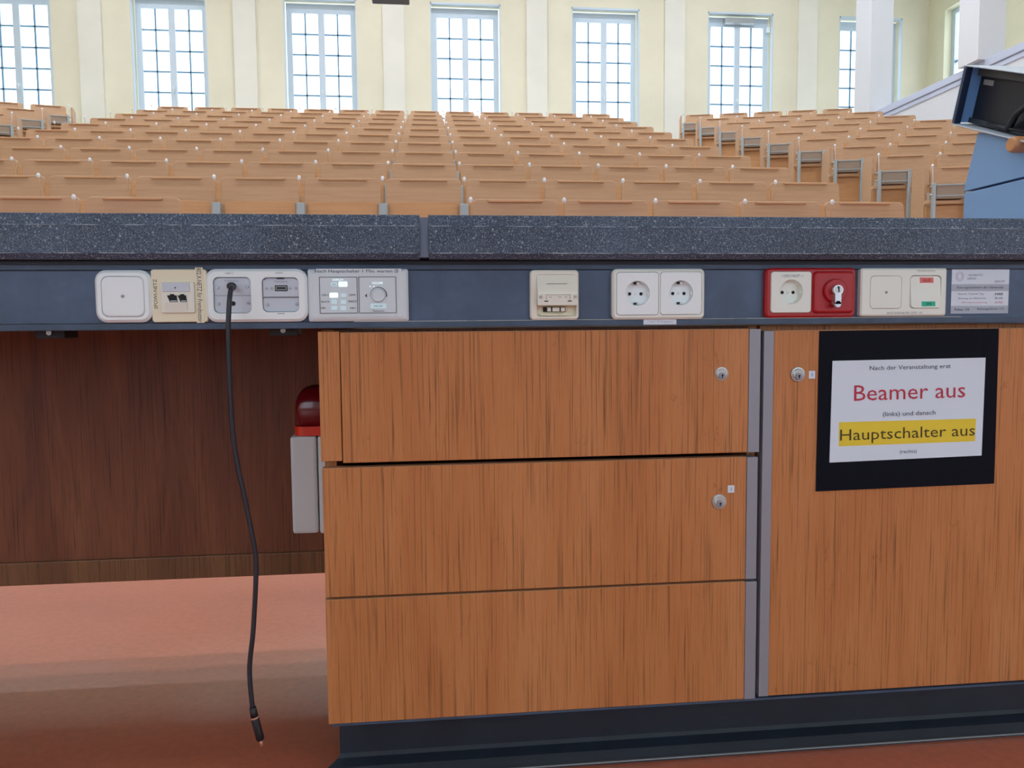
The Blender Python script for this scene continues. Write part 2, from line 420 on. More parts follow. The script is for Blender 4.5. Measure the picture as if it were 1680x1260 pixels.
for j, (a, b_) in enumerate(RW):
    w = bpy.data.objects.new('window_%d' % (8 + j), None); COL.objects.link(w); w['kind'] = 'structure'; w.location = (XR + 0.18, (a + b_) / 2, 3.6)
    hw = (b_ - a) / 2
    MB().box(-0.03, 0.03, -hw, -hw + 0.09, 0, 2.9).box(-0.03, 0.03, hw - 0.09, hw, 0, 2.9).box(-0.03, 0.03, -hw + 0.09, hw - 0.09, 0, 0.09).box(-0.03, 0.03, -hw + 0.09, hw - 0.09, 2.81, 2.9).build('frame', FRAME_W, w)
    bxo('mullion', FRAME_W, w, -0.04, 0.03, -0.05, 0.05, 0.09, 2.81)
    for s in (-1, 1):
        y0, y1 = sorted((s * 0.05, s * (hw - 0.09)))
        bxo('glazing_bar', BAR_W, w, -0.02, 0.02, y0, y1, 1.92, 1.96)
        bxo('pane', GLASS, w, -0.003, 0.003, y0, y1, 0.09, 1.92); bxo('pane', GLASS, w, -0.003, 0.003, y0, y1, 1.96, 2.81)
# parapet of the side gallery, its cap and the square pillars standing on it
bxo('wall_parapet', PARAPET, None, 7.3, 7.5, 3.0, 12.75, 0, 4.0, kind='structure')
par = bpy.data.objects['wall_parapet']
bxo('cap', CAP, par, 7.27, 7.56, 3.0, 12.75, 4.0, 4.10, bevel=0.01)
bxo('cap_moulding', CAP, par, 7.285, 7.3, 3.0, 12.75, 3.93, 3.985)
for i, (ya, yb) in enumerate(((12.5, 12.97), (9.95, 10.35), (7.35, 7.75))):
    bxo('pillar_%d' % (i + 1), PILLAR, None, 7.17, 7.54, ya, yb, 4.1 if ya < 12 else 3.2, ZC, kind='structure')
bxo('floor_gallery', TIER, None, 7.5, XR, 3.0, YB, 2.7, 2.8, kind='structure')

# unseen ceiling lamps, added to light the seating and the desk
def lamp(name, x, y, z, lx, ly, m, label):
    t = thing(name, label, 'lamp', (x, y, z), group='added unseen ceiling lamps')
    bxo('housing', WHITE, t, -lx / 2, lx / 2, -ly / 2, ly / 2, 0.03, 0.12)
    bxo('added_diffuser', m, t, -lx / 2 + 0.02, lx / 2 - 0.02, -ly / 2 + 0.02, ly / 2 - 0.02, 0.0, 0.03)
    for s in (-1, 1): MB().cyl((s * lx * 0.35, 0, 0.12), (s * lx * 0.35, 0, ZC - z), 0.006, n=6).build('added_hanger', SEAT_METAL, t)
    return t
O = ['first', 'second', 'third', 'fourth', 'fifth', 'sixth', 'seventh', 'eighth', 'ninth', 'tenth', 'eleventh', 'twelfth', 'thirteenth']
i = 0
for y in (4.5, 8.0, 11.5):
    for x in (-5.5, 0.0, 5.0):
        lamp('added_lamp', x, y, 8.2, 2.4, 0.5, FILL_LAMP_A, 'added unseen lamp hung over the seating, %s row, %s across' % (O[i // 3], O[i % 3])); i += 1
for i, x in enumerate((-3.6, 0.0, 3.6)):
    lamp('added_lamp', x, 0.5, 5.2, 2.4, 0.5, FILL_LAMP_B, 'added unseen lamp hung over the lecture desk, %s of three' % O[i])

# ------------------------------------------------------------------ stepped floor and seats
P_, X0, Y0, DR, Z0, RR, PHI = 0.55, -0.0314, 4.866, 0.8223, 0.739 + EYE.z, 0.26186, -0.0087665
HT = 0.86                                                     # height of a backrest top over its tier
def cpt(n, k):
    x, y = P_ * n + X0, Y0 + k * DR; c, s = math.cos(PHI), math.sin(PHI)
    return Vector((c * x - s * y, s * x + c * y, Z0 + RR * k - HT))
for k in range(11):
    p = cpt(-1, k); M = Matrix.Translation(p) @ Matrix.Rotation(PHI, 4, 'Z')
    bxo('floor_tier_%d' % (k + 1), TIER, None, -4.05, 4.25, -0.42, -0.42 + DR if k < 10 else 1.6, -p.z, 0.0, kind='structure', M=M)
WB_, WA, WG = Vector((4.6528, 6.62098, 1.32163 + EYE.z)), 0.242845, Vector((-0.00252, 0.832139, 0.264609))
def wpt(r, s):
    return WB_ + Vector((math.cos(WA), -math.sin(WA), 0)) * (0.55 * s) + WG * r - Vector((0, 0, HT))
LB_ = Vector((-5.36, 12.62, 3.215 + EYE.z))
def lpt(r, s):
    return LB_ - Vector((math.cos(WA), math.sin(WA), 0)) * (0.55 * s) + Vector((0.0025, 0.832139, 0.264609)) * (r - 8) - Vector((0, 0, HT))
for r in range(9):
    p = wpt(r, 0); M = Matrix.Translation(p) @ Matrix.Rotation(-WA, 4, 'Z')
    bxo('floor_tier_%d' % (12 + r), TIER, None, -0.45, 2.55, -0.40, -0.40 + 0.83 * math.cos(WA) if r < 8 else 0.8, -p.z, 0.0, kind='structure', M=M)
for r in range(5, 9):
    p = lpt(r, 0); M = Matrix.Translation(p) @ Matrix.Rotation(WA, 4, 'Z')
    bxo('floor_tier_%d' % (16 + r), TIER, None, -3.4, 0.42, -0.40, -0.40 + 0.83 * math.cos(WA) if r < 8 else 0.8, -p.z, 0.0, kind='structure', M=M)

LEAN = 0.14
def board_loops(w, z0, z1, r, th, y_of):
    h = z1 - z0; cz = (z0 + z1) / 2
    pts = rrect(w, h, r, 0, 0, cz, 4)
    pts = [(x, z) for x, _, z in pts]
    # lower corners square
    L = []
    for dy, ins in ((th, 0.0), (0.003, 0.0), (0.0, 0.003)):
        L.append([(x * (1 - 2 * ins / w), y_of(z) + dy, cz + (z - cz) * (1 - 2 * ins / h)) for x, z in pts])
    return L
def make_seat(bw=0.515):
    t = thing('lecture_seat', 'seat', 'seat')
    yof = lambda z: (z - HT) * LEAN
    MB().loops(board_loops(bw, HT - 0.30, HT, 0.03, 0.02, yof)).build('backrest', BEECH, t)
    MB().box(-0.163, 0.163, -0.018, 0.004, HT - 0.018, HT - 0.004).build('grip_lip', BEECH_LIP, t, bevel=0.004)
    # folded-up seat board below and in front of the backrest
    yo2 = lambda z: -0.07 + (z - 0.5) * 0.10
    MB().loops(board_loops(0.47, HT - 0.52, HT - 0.165, 0.02, 0.018, lambda z: -0.045 + (z - 0.5) * 0.06)).build('seat_board', BEECH_WARM, t)
    po = MB().box(-0.305, -0.245, -0.10, -0.04, 0.0, HT - 0.18)
    po.build('post', SEAT_METAL, t, bevel=0.012)
    MB().tube([(-0.275, -0.075, HT - 0.20), (-0.276, -0.10, HT - 0.10), (-0.274, -0.12, HT - 0.035)], [0.003, 0.0025, 0.0025], 6).build('arm', BEECH_LIP, t)
    kn = MB(); L = []
    for i in range(7):
        a = math.pi * i / 6
        L.append([(-0.274 + 0.012 * math.sin(a) * math.cos(q), -0.12 + 0.012 * math.sin(a) * math.sin(q), HT - 0.022 - 0.017 * math.cos(a)) for q in [2 * math.pi * j / 10 for j in range(10)]])
    kn.loops(L, True, True, True).build('knob', KNOB, t)
    return t
def make_end_seat(side, bw=0.515):
    """first seat of a wing row: bracket with two posts and a folding block, and the wooden flank facing the aisle; side = -1: aisle on its -x end"""
    t = thing('lecture_seat', 'seat', 'seat')
    yof = lambda z: (z - HT) * LEAN
    MB().loops(board_loops(bw, HT - 0.30, HT, 0.03, 0.02, yof)).build('backrest', BEECH, t)
    MB().box(-0.163, 0.163, -0.018, 0.004, HT - 0.018, HT - 0.004).build('grip_lip', BEECH_LIP, t, bevel=0.004)
    MB().loops(board_loops(0.48, HT - 0.36, HT - 0.10, 0.02, 0.018, lambda z: -0.03 + (z - 0.5) * 0.06)).build('seat_board', BEECH_WARM, t)
    s = side
    xa, xb = s * 0.275, s * 0.010
    for x in (xa, xb):
        MB().box(x - 0.017, x + 0.017, -0.17, -0.13, 0.0, HT - 0.16).build('post', SEAT_METAL, t, bevel=0.01)
    x0, x1 = sorted((xa, xb))
    MB().box(x0 + 0.02, x1 - 0.02, -0.160, -0.06, HT - 0.295, HT - 0.175).build('folding_block', SEAT_MECH, t, bevel=0.006)
    for zz in (HT - 0.180, HT - 0.272): MB().box(x0 + 0.017, x1 - 0.017, -0.168, -0.158, zz - 0.006, zz + 0.006).build('cross_bar', SEAT_METAL, t, bevel=0.003)
    for zz in (HT - 0.19, HT - 0.26):
        MB().cyl((xa + s * 0.03, -0.15, zz), (xa - s * 0.03, -0.15, zz), 0.008, n=8).build('bolt', STEEL, t)
    MB().box(x0 - 0.05, x1 + 0.05, -0.13, -0.07, HT - 0.335, HT - 0.305).build('seat_edge', BEECH_LIP, t, bevel=0.006)
    MB().box(x0 - 0.04, x1 + 0.05, -0.08, -0.065, HT - 0.62, HT - 0.34).build('seat_underside', BEECH_WARM, t, bevel=0.01)
    fx = s * 0.305
    fl = [(fx, -0.05, 0.0), (fx, 0.26, 0.0), (fx, 0.26, HT - 0.02), (fx, -0.05, HT - 0.02)]
    MB().loops([[(fx - 0.011, y, z) for _, y, z in fl], [(fx + 0.011, y, z) for _, y, z in fl]]).build('end_panel', BEECH, t)
    MB().tube([(xa, -0.13, HT - 0.17), (xa, -0.12, HT - 0.08), (xa, -0.11, HT - 0.02)], [0.003, 0.0025, 0.0025], 6).build('arm', KNOB, t)
    kn = MB(); L = []
    for i in range(7):
        a = math.pi * i / 6
        L.append([(xa + 0.012 * math.sin(a) * math.cos(q), -0.11 + 0.012 * math.sin(a) * math.sin(q), HT - 0.01 - 0.016 * math.cos(a)) for q in [2 * math.pi * j / 10 for j in range(10)]])
    kn.loops(L, True, True, True).build('knob', KNOB, t)
    return t
USED = set()
def place(proto, loc, rz, label, group):
    if proto.name not in USED:
        USED.add(proto.name); o = proto
    else:
        o = proto.copy(); COL.objects.link(o)
        for ch in list(proto.children):
            c = ch.copy(); COL.objects.link(c); c.parent = o
    o.location = loc; o.rotation_euler = (0, 0, rz); o['label'] = label; o['group'] = group
    return o
SEAT = make_seat(); END_R = make_end_seat(-1); END_L = make_end_seat(1)
SEAT_B = make_seat(0.455); END_RB = make_end_seat(-1, 0.455); END_LB = make_end_seat(1, 0.455)      # last rows: gaps between the boards
for k in range(11):
    for n in range(-7, 6):
        if k == 0 and -2 <= n <= 0: continue
        place(SEAT if k < 10 else SEAT_B, cpt(n, k), PHI, 'beech lecture seat, wide middle block, %s row from the desk, %s from the left end' % (O[k], O[n + 7]), 'seats of the middle block')
for r in range(9):
    for s in range(5):
        if s == 0: place(END_R if r < 8 else END_RB, wpt(r, s), -WA, 'aisle seat with grey metal bracket, block beside the parapet, %s row from the desk' % O[r], 'aisle seats beside the parapet block')
        else: place(SEAT if r < 8 else SEAT_B, wpt(r, s), -WA, 'beech lecture seat, block beside the white parapet, %s row, %s from the aisle' % (O[r], O[s]), 'seats of the parapet block')
for r in range(5, 9):
    for s in range(5):
        if s == 0: place(END_L if r < 8 else END_LB, lpt(r, s), WA, 'aisle seat with grey metal bracket, far left block, %s row from the back' % O[8 - r], 'aisle seats of the far left block')
        else: place(SEAT if r < 8 else SEAT_B, lpt(r, s), WA, 'beech lecture seat, far left block, %s row from the back, %s from the aisle' % (O[8 - r], O[s]), 'seats of the far left block')

# ------------------------------------------------------------------ lecture desk
YS = 1.235      # front of the stone edge
SL0, SL1 = -1.9, 1.36
zt = at(840, 352.5, YS).z; zb = at(840, 425.0, YS).z
xseam0, xseam1 = at(689, 390, YS).x, at(703, 390, YS).x
def slab(name, x0, x1, label):
    zc1 = at(840, 371.5, YS).z; zc0 = at(840, 415.5, YS).z
    prof = [(YS + 0.005, zt), (YS, zc1), (YS, zc0), (YS + 0.006, zb), (1.99, zb), (1.99, zt)]
    o = MB().loops([[(x0, y, z) for y, z in prof], [(x1, y, z) for y, z in prof]]).build(name, STONE, None, bevel=0.0015)
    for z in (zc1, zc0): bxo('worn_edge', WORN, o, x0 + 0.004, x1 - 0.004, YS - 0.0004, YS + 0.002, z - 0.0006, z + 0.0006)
    return tag(o, label, 'worktop', 'stone desk tops')
slab('stone_worktop', SL0, xseam0, 'dark speckled stone desk top, piece above the knee space and control panel')
slab('stone_worktop', xseam1, SL1, 'dark speckled stone desk top, piece above the drawers and red socket')
o = bxo('mortar_joint', GROUT, None, xseam0, xseam1, YS + 0.004, 1.98, zb + 0.003, zt - 0.004)
tag(o, 'grey mortar joint between the two dark stone desk tops', 'joint')

YD = 1.262
duct = thing('cable_duct', 'blue grey wall duct under the stone desk top, carrying sockets and switches', 'cable duct', (0, YD, at(840, 536.5, YD).z))
dz = duct.location.z
z_rt, z_p1, z_p0, z_rb = (at(840, v, YD).z - dz for v in (430, 442.3, 525.8, 536.0))
bxo('upper_rail', DUCT_RAIL, duct, SL0, SL1, 0.0, 0.05, z_p1, zb - dz - 0.001, bevel=0.0015)
bxo('cover_strip', DUCT, duct, SL0, SL1, 0.004, 0.05, z_p0 + 0.0008, z_p1 - 0.0008)
bxo('lower_rail', DUCT_RAIL, duct, SL0, SL1, -0.001, 0.05, z_rb, z_p0, bevel=0.0015)
bxo('shade_strip', PLINTH, duct, SL0, SL1, -0.004, 0.0, zb - dz - 0.006, zb - dz - 0.001)  # dark strip, paints the shade right under the stone top
for px in (90, 468):
    p = at(px, 546, 1.33)
    b_ = bxo('angle_bracket', BLACK, duct, p.x - 0.022, p.x + 0.022, 0.05, 0.10, z_rb - 0.012, z_rb + 0.01, bevel=0.002)
    MB().cyl((p.x, 0.047, z_rb - 0.003), (p.x, 0.052, z_rb - 0.003), 0.004, n=10).build('screw', STEEL, b_)

YP = YD + 0.004     # face of the cover strip
def panel_item(name, label, cat, px0, py0, px1, py1, depth=0.010):
    Yf = YP - depth
    mx, my = (px0 + px1) / 2, (py0 + py1) / 2
    a, b_ = at(px0, my, Yf), at(px1, my, Yf); c, d = at(mx, py0, Yf), at(mx, py1, Yf)
    t = thing(name, label, cat, ((a.x + b_.x) / 2, YP, (c.z + d.z) / 2))
    t['_'] = 0; del t['_']
    return t, b_.x - a.x, c.z - d.z
def loc(t, px, py, Y):
    p = at(px, py, Y); return p.x - t.location.x, p.z - t.location.z
def rectl(t, px0, py0, px1, py1, Y):
    mx, my = (px0 + px1) / 2, (py0 + py1) / 2
    a, b_ = at(px0, my, Y), at(px1, my, Y); c, d = at(mx, py0, Y), at(mx, py1, Y)
    return (a.x + b_.x) / 2 - t.location.x, (c.z + d.z) / 2 - t.location.z, b_.x - a.x, c.z - d.z
def screw(parent, x, z, y, r=0.0026, m=None):
    o = MB().cyl((x, y, z), (x, y - 0.0016, z), r, r * 0.75, 12).build('screw', m or STEEL, parent)
    bxo('slot', HOLE, parent, x - r * 0.6, x + r * 0.6, y - 0.0018, y - 0.001, z - 0.0003, z + 0.0003)
    return o

# 1 blank plate
t, w, h = panel_item('blank_cover_plate', 'white blank cover plate with centre screw, first from the left on the duct', 'cover plate', 155, 443, 248, 529)
ring('frame', WHITE, t, w, h, 0.016, [(0, -0.0005, 0.0615, 0.0605, 0.010)], 0.010, 0.004)
cx, cz, cw, ch = rectl(t, 167, 455.5, 229.5, 516, YP - 0.012)
plate('cover', WHITE, t, 0.0605, 0.0595, 0.010, 0.0115, 0.002, 0, -0.0005)
screw(t, 0, 0, -0.0115, 0.0026, SEAT_METAL)

# 2 network outlet
t, w, h = panel_item('network_outlet', 'yellowed cream network outlet with two jacks and side labels', 'outlet', 247.5, 441.5, 339, 528.5)
plate('frame', CREAM, t, w, h, 0.004, 0.008, 0.0015)
cx, cz, cw, ch = rectl(t, 263, 462.5, 319, 513.5, YP - 0.012)
cov = plate('cover', IVORY, t, cw, ch, 0.002, 0.012, 0.0012, cx, cz)
lx, lz, lw, lh = rectl(t, 266, 464, 311, 478.5, YP - 0.0125)
plate('label_window', GREY_PLATE, t, lw, lh, 0.0008, 0.0132, 0.0005, lx, lz)
for a, b_ in ((274, 291), (291.5, 306.5)):
    jx, jz, jw, jh = rectl(t, a, 484.5, b_, 495.5, YP - 0.0125)
    j = MB().loops([[(jx - jw / 2, -0.0127, jz + jh / 2), (jx + jw / 2 - 0.001, -0.0127, jz + jh / 2), (jx + jw / 2, -0.0127, jz - jh / 2), (jx - jw / 2 + 0.004, -0.0127, jz - jh / 2)], [(jx - jw / 2, -0.004, jz + jh / 2), (jx + jw / 2, -0.004, jz + jh / 2), (jx + jw / 2, -0.004, jz - jh / 2), (jx - jw / 2 + 0.004, -0.004, jz - jh / 2)]]).build('jack', HOLE, t)
    bxo('jack_latch', HOLE, t, jx - 0.003, jx + 0.003, -0.0127, -0.005, jz + jh / 2 - 0.0005, jz + jh / 2 + 0.0018)
    bxo('contact_bar', GREY_PLATE, t, jx - jw / 2 + 0.005, jx + jw / 2 - 0.001, -0.0130, -0.012, jz - jh / 2 + 0.0008, jz - jh / 2 + 0.0022)
rx, rz, rw, rh = rectl(t, 272, 496, 307, 510, YP - 0.0125)
MB().loops([[(rx - rw / 2, -0.012, rz + rh / 2), (rx + rw / 2, -0.012, rz + rh / 2), (rx + rw / 2, -0.012, rz - rh / 2), (rx - rw / 2, -0.012, rz - rh / 2)], [(rx - rw / 2, -0.0150, rz + rh / 2), (rx + rw / 2, -0.0150, rz + rh / 2), (rx + rw / 2, -0.0125, rz - rh / 2), (rx - rw / 2, -0.0125, rz - rh / 2)]]).build('jack_ramp', IVORY, t)
sx, sz = loc(t, 287.5, 472, YP - 0.013); screw(t, sx, sz, -0.0132, 0.0013, INK_SOFT)
sx, sz = loc(t, 255, 482.5, YP - 0.008); text('SPOWI-NETZ', INK, t, sx, sz, -0.0083, 0.044, 0.0052, math.radians(90))
bx_, bz_, bw, bh = rectl(t, 320.5, 440.5, 335, 528, YP - 0.0085)
bxo('label_strip', CREAM, t, bx_ - 0.0055, bx_ + 0.0055, -0.0086, -0.008, bz_ - 0.0413, bz_ + 0.0413)
text('802.X-NETZ für Fremdnutzer', INK, t, bx_, bz_, -0.0089, 0.081, 0.0068, math.radians(-90))

# 3 double frame with the cable passing through and the HDMI insert
t, w, h = panel_item('cable_outlet', 'white double media frame with black cable hole and video port', 'outlet', 337, 441, 504.5, 528)
YQ = YP - 0.006
A1 = rectl(t, 350, 454.5, 412, 514, YP - 0.010); A2 = rectl(t, 430, 455, 490.5, 512, YP - 0.010)
ring('frame', WHITE, t, w, h, 0.016, [(A1[0], A1[1], A1[2], A1[3], 0.008), (A2[0], A2[1], A2[2], A2[3], 0.008)], 0.011, 0.004)
pl = plate('insert_plate', GREY_PLATE, t, A1[2] - 0.001, A1[3] - 0.001, 0.008, 0.007, 0.0008, A1[0], A1[1])
bxo('plate_seam', LINE, t, A1[0] - A1[2] / 2 + 0.001, A1[0] + A1[2] / 2 - 0.001, -0.0072, -0.0065, A1[1] - 0.0008, A1[1] - 0.0002)
for px, py in ((357, 472), (405, 470.5), (358.5, 498.5), (407, 497.5)):
    sx, sz = loc(t, px, py, YP - 0.0075); screw(t, sx, sz, -0.007)
sx, sz = loc(t, 382.5, 498, YP - 0.0075); MB().cyl((sx, -0.0073, sz), (sx, -0.004, sz), 0.0036, n=16).build('hole', HOLE, t)
text('Präsentation', INK_SOFT, t, A1[0] - 0.001, A1[1] + A1[3] / 2 - 0.0055, -0.0073, 0.020, 0.0026)
text('USB-C', INK_SOFT, t, A1[0] - 0.003, A1[1] + A1[3] / 2 + 0.0055, -0.0113, 0.012, 0.0026)
plate('insert_plate', GREY_PLATE, t, A2[2] - 0.001, A2[3] - 0.001, 0.008, 0.006, 0.0008, A2[0], A2[1])
hx, hz, hw_, hh_ = rectl(t, 431.5, 467, 491, 487, YP - 0.008)
bxo('plate_upper', GREY_PLATE, t, hx - hw_ / 2, hx + hw_ / 2, -0.008, -0.005, hz - hh_ / 2, A2[1] + A2[3] / 2 - 0.004, bevel=0.0006)
bxo('plate_seam', LINE, t, hx - hw_ / 2, hx + hw_ / 2, -0.0079, -0.006, hz - hh_ / 2 - 0.0009, hz - hh_ / 2)
vx, vz, vw, vh = rectl(t, 451, 468, 471.5, 477.5, YP - 0.009)
plate('video_port', BLACK, t, vw, vh, 0.0008, 0.0095, 0.0004, vx, vz)
outline('port_shell', STEEL, t, vw * 0.84, vh * 0.62, 0.001, 0.0007, vx, vz, -0.0096)
for px, py in ((437, 473), (446, 473), (475.5, 473), (485, 473)):
    sx, sz = loc(t, px, py, YP - 0.0085); screw(t, sx, sz, -0.008, 0.0023)
for px, py in ((439, 500), (487, 499)):
    sx, sz = loc(t, px, py, YP - 0.0065); screw(t, sx, sz, -0.006)
text('Präsentation', INK_SOFT, t, A2[0] + 0.001, A2[1] + A2[3] / 2 - 0.0062, -0.0083, 0.020, 0.0026)
text('HDMI', INK_SOFT, t, A2[0] - 0.001, A2[1] + A2[3] / 2 + 0.0065, -0.0113, 0.010, 0.0026)
bxo('latch', HOLE, t, A2[0] - 0.0055, A2[0] + 0.0055, -0.0080, -0.0055, A2[1] + A2[3] / 2 - 0.0022, A2[1] + A2[3] / 2 - 0.0004)
bxo('latch', LINE, t, A2[0] - 0.0055, A2[0] + 0.0055, -0.0113, -0.0105, A2[1] - A2[3] / 2 - 0.0028, A2[1] - A2[3] / 2 - 0.0020)

# 4 media control panel
t, w, h = panel_item('media_control_panel', 'light grey media control panel with lit buttons and volume knob', 'control panel', 505.5, 441.5, 670, 527)
A1 = rectl(t, 524.5, 454.5, 586.5, 514, YP - 0.012); A2 = rectl(t, 589, 454, 650, 513.5, YP - 0.012)
fr = MB().loops([rrect(w, h, 0.003, 0), rrect(w, h, 0.003, -0.008), rrect(w - 0.006, h - 0.006, 0.002, -0.0105), rrect(w - 0.014, h - 0.014, 0.002, -0.012)], True, True).build('frame', KEYPAD, t)
for q in (A1, A2):
    plate('keypad', KEYPAD, t, q[2], q[3], 0.0006, 0.0126, 0.0003, q[0], q[1]); outline('keypad_seam', LINE, t, q[2] + 0.0004, q[3] + 0.0004, 0.0006, 0.0009, q[0], q[1], -0.0126)
bxo('label_strip', KEYPAD, t, -w / 2 + 0.013, w / 2 - 0.010, -0.0122, -0.010, h / 2 - 0.0075, h / 2 + 0.0005)
text('Nach Hauptschalter 1 Min. warten', INK, t, -0.0062, h / 2 - 0.0038, -0.0125, 0.116, 0.0062)
cxk = w / 2 - 0.0175; czk = h / 2 - 0.0032
outline('clock_ring', INK, t, 0.0056, 0.0056, 0.0028, 0.0006, cxk, czk, -0.0124)
bxo('clock_hand', INK, t, cxk - 0.0003, cxk + 0.0003, -0.0128, -0.0123, czk, czk + 0.002); bxo('clock_hand', INK, t, cxk - 0.0003, cxk + 0.0014, -0.0128, -0.0123, czk - 0.0003, czk + 0.0003)
def button(px0, py0, px1, py1, m, s=None, tm=INK_SOFT):
    bx, bz, bw, bh = rectl(t, px0, py0, px1, py1, YP - 0.0135)
    b_ = plate('button', m, t, bw, bh, 0.0016, 0.0138, 0.0005, bx, bz, 0, 4)
    if s: text(s, tm, b_, bx, bz, -0.0141, bw * 0.5, bh * 0.3)
button(542, 463, 553, 470.5, GLOW_DIM, 'ON'); button(555.5, 462, 570, 470.5, GLOW, 'OFF')
button(540.5, 480.5, 554.5, 488.5, GLOW, None); button(559, 481, 568, 488, GLOW_DIM)
button(543, 492, 553, 499, GLOW_DIM); button(558.5, 492, 568, 499, GLOW_DIM)
button(543, 502, 553.5, 509, GLOW_DIM); button(558, 502, 568.5, 509, GLOW_DIM)
for s, px, py, ww in (('USB-C', 533.5, 484, 0.0115), ('BLACK', 534, 495, 0.0120), ('MIK-', 531, 505.5, 0.0075), ('HDMI', 578, 484, 0.0090), ('FREEZE', 578.5, 494.5, 0.0120), ('MIK+', 579.5, 505.5, 0.0090)):
    sx, sz = loc(t, px, py, YP - 0.013); text(s, INK, t, sx, sz, -0.0130, ww, 0.0029)
sx, sz = loc(t, 554.5, 459, YP - 0.013); text('DISPLAY', GLOW, t, sx, sz, -0.0130, 0.0165, 0.0028)
sx, sz = loc(t, 619, 464.3, YP - 0.013); text('VOLUME', GLOW, t, sx, sz, -0.0130, 0.0165, 0.0032)
for px in (607.5, 613.5):
    sx, sz = loc(t, px, 470, YP - 0.013); MB().cyl((sx, -0.0127, sz), (sx, -0.0131, sz), 0.0010, n=10).build('indicator', GLOW, t)
sx, sz = loc(t, 620.5, 484.5, YP - 0.014)
kb = MB().loops([[(sx + r * math.cos(a), y, sz + r * math.sin(a)) for a in [2 * math.pi * j / 32 for j in range(32)]] for r, y in ((0.0105, -0.0126), (0.0102, -0.0165), (0.0094, -0.0172), (0.0086, -0.0172), (0.0080, -0.0166))], True, True, False).build('volume_knob', KEYPAD, t)
arc = [(sx + 0.0118 * math.cos(math.radians(a)), -0.0127, sz + 0.0118 * math.sin(math.radians(a))) for a in range(-10, 191, 8)]
arc2 = [(sx + (0.0118 + 0.0004 + 0.0014 * (1 - i / 25)) * math.cos(math.radians(a)), -0.0127, sz + (0.0118 + 0.0004 + 0.0014 * (1 - i / 25)) * math.sin(math.radians(a))) for i, a in enumerate(range(-10, 191, 8))]
MB().loops([arc, arc2, [(x, -0.0130, z) for x, _, z in arc2], [(x, -0.0130, z) for x, _, z in arc]], False, False, closed=False).build('volume_scale', LINE, t)
sx, sz = loc(t, 600.5, 485, YP - 0.013)
MB().loops([[(sx - 0.002, -0.0127, sz), (sx + 0.0014, -0.0127, sz - 0.003), (sx + 0.0014, -0.0127, sz + 0.003)], [(sx - 0.002, -0.0131, sz), (sx + 0.0014, -0.0131, sz - 0.003), (sx + 0.0014, -0.0131, sz + 0.003)]]).build('arrow_mark', LINE, t)
button(607.5, 498, 634, 506.5, GLOW_DIM, 'MUTE', INK)
sx, sz = loc(t, 621, 510, YP - 0.013); text('Medienton', INK, t, sx, sz, -0.0130, 0.0170, 0.0026)

# 5 slanted data outlet
t, w, h = panel_item('data_outlet', 'square ivory data outlet with slanted hood and open slot at bottom', 'outlet', 870, 443, 949.5, 524.5)
ring('frame', IVORY, t, w, h, 0.006, [(0.003, -0.001, w - 0.014, h - 0.012, 0.004)], 0.011, 0.002)
bxo('recess_back', CREAM, t, -w / 2 + 0.006, w / 2 - 0.003, -0.003, 0.0, -h / 2 + 0.004, h / 2 - 0.004)
wx0, wx1 = -w / 2 + 0.010, w / 2 - 0.0035; zt_, zb_ = h / 2 - 0.007, -h / 2 + 0.022
MB().loops([[(x, -0.002, zt_), (x, -0.010, zt_), (x, -0.0225, zt_ - 0.031), (x, -0.0215, zb_), (x, -0.002, zb_ + 0.004)] for x in (wx0, wx1)]).build('hood', IVORY, t, bevel=0.001)
zm = zt_ - 0.031
bxo('hood_seam', LINE, t, wx0 + 0.015, wx0 + 0.047, -0.0172, -0.0160, zt_ - 0.0150, zt_ - 0.0145)
bxo('hood_seam', INK_SOFT, t, wx0 + 0.0145, wx0 + 0.050, -0.0229, -0.0222, zm - 0.0012, zm - 0.0007)
bxo('hood_seam', INK_SOFT, t, wx0 + 0.0135, wx0 + 0.0140, -0.0229, -0.0215, zb_ + 0.009, zm)
bxo('hood_seam', INK_SOFT, t, wx1 - 0.0130, wx1 - 0.0125, -0.0229, -0.0215, zb_ + 0.009, zm)
for x in (wx0 + 0.005, wx1 - 0.0045): screw(t, x, zm - 0.004, -0.0224, 0.0026)
for x in (wx0 + 0.0135, wx1 - 0.0130): bxo('vent_slot', HOLE, t, x - 0.003, x + 0.003, -0.0226, -0.0215, zb_ + 0.006, zb_ + 0.0075)
for x0_, ww in ((wx0 + 0.018, 0.004), (wx0 + 0.032, 0.005), (wx0 + 0.042, 0.004)): bxo('print_mark', INK_SOFT, t, x0_, x0_ + ww, -0.0228, -0.0222, zm - 0.0050, zm - 0.0042)
zs = -h / 2 + 0.0155
for i, (x0_, x1_) in enumerate(((wx0 + 0.017, wx0 + 0.0225), (wx0 + 0.025, wx0 + 0.036), (wx0 + 0.0385, wx0 + 0.0445))):
    bxo('port', IVORY, t, x0_, x1_, -0.011, -0.003, zs - 0.0025, zs + 0.0035)
bxo('port_recess', HOLE, t, wx0 + 0.011, wx0 + 0.046, -0.0065, -0.0030, zs - 0.003, zs + 0.0045)
bxo('slot_lip', CREAM, t, wx0 + 0.006, wx1 - 0.012, -0.0095, -0.003, -h / 2 + 0.0062, -h / 2 + 0.0085)

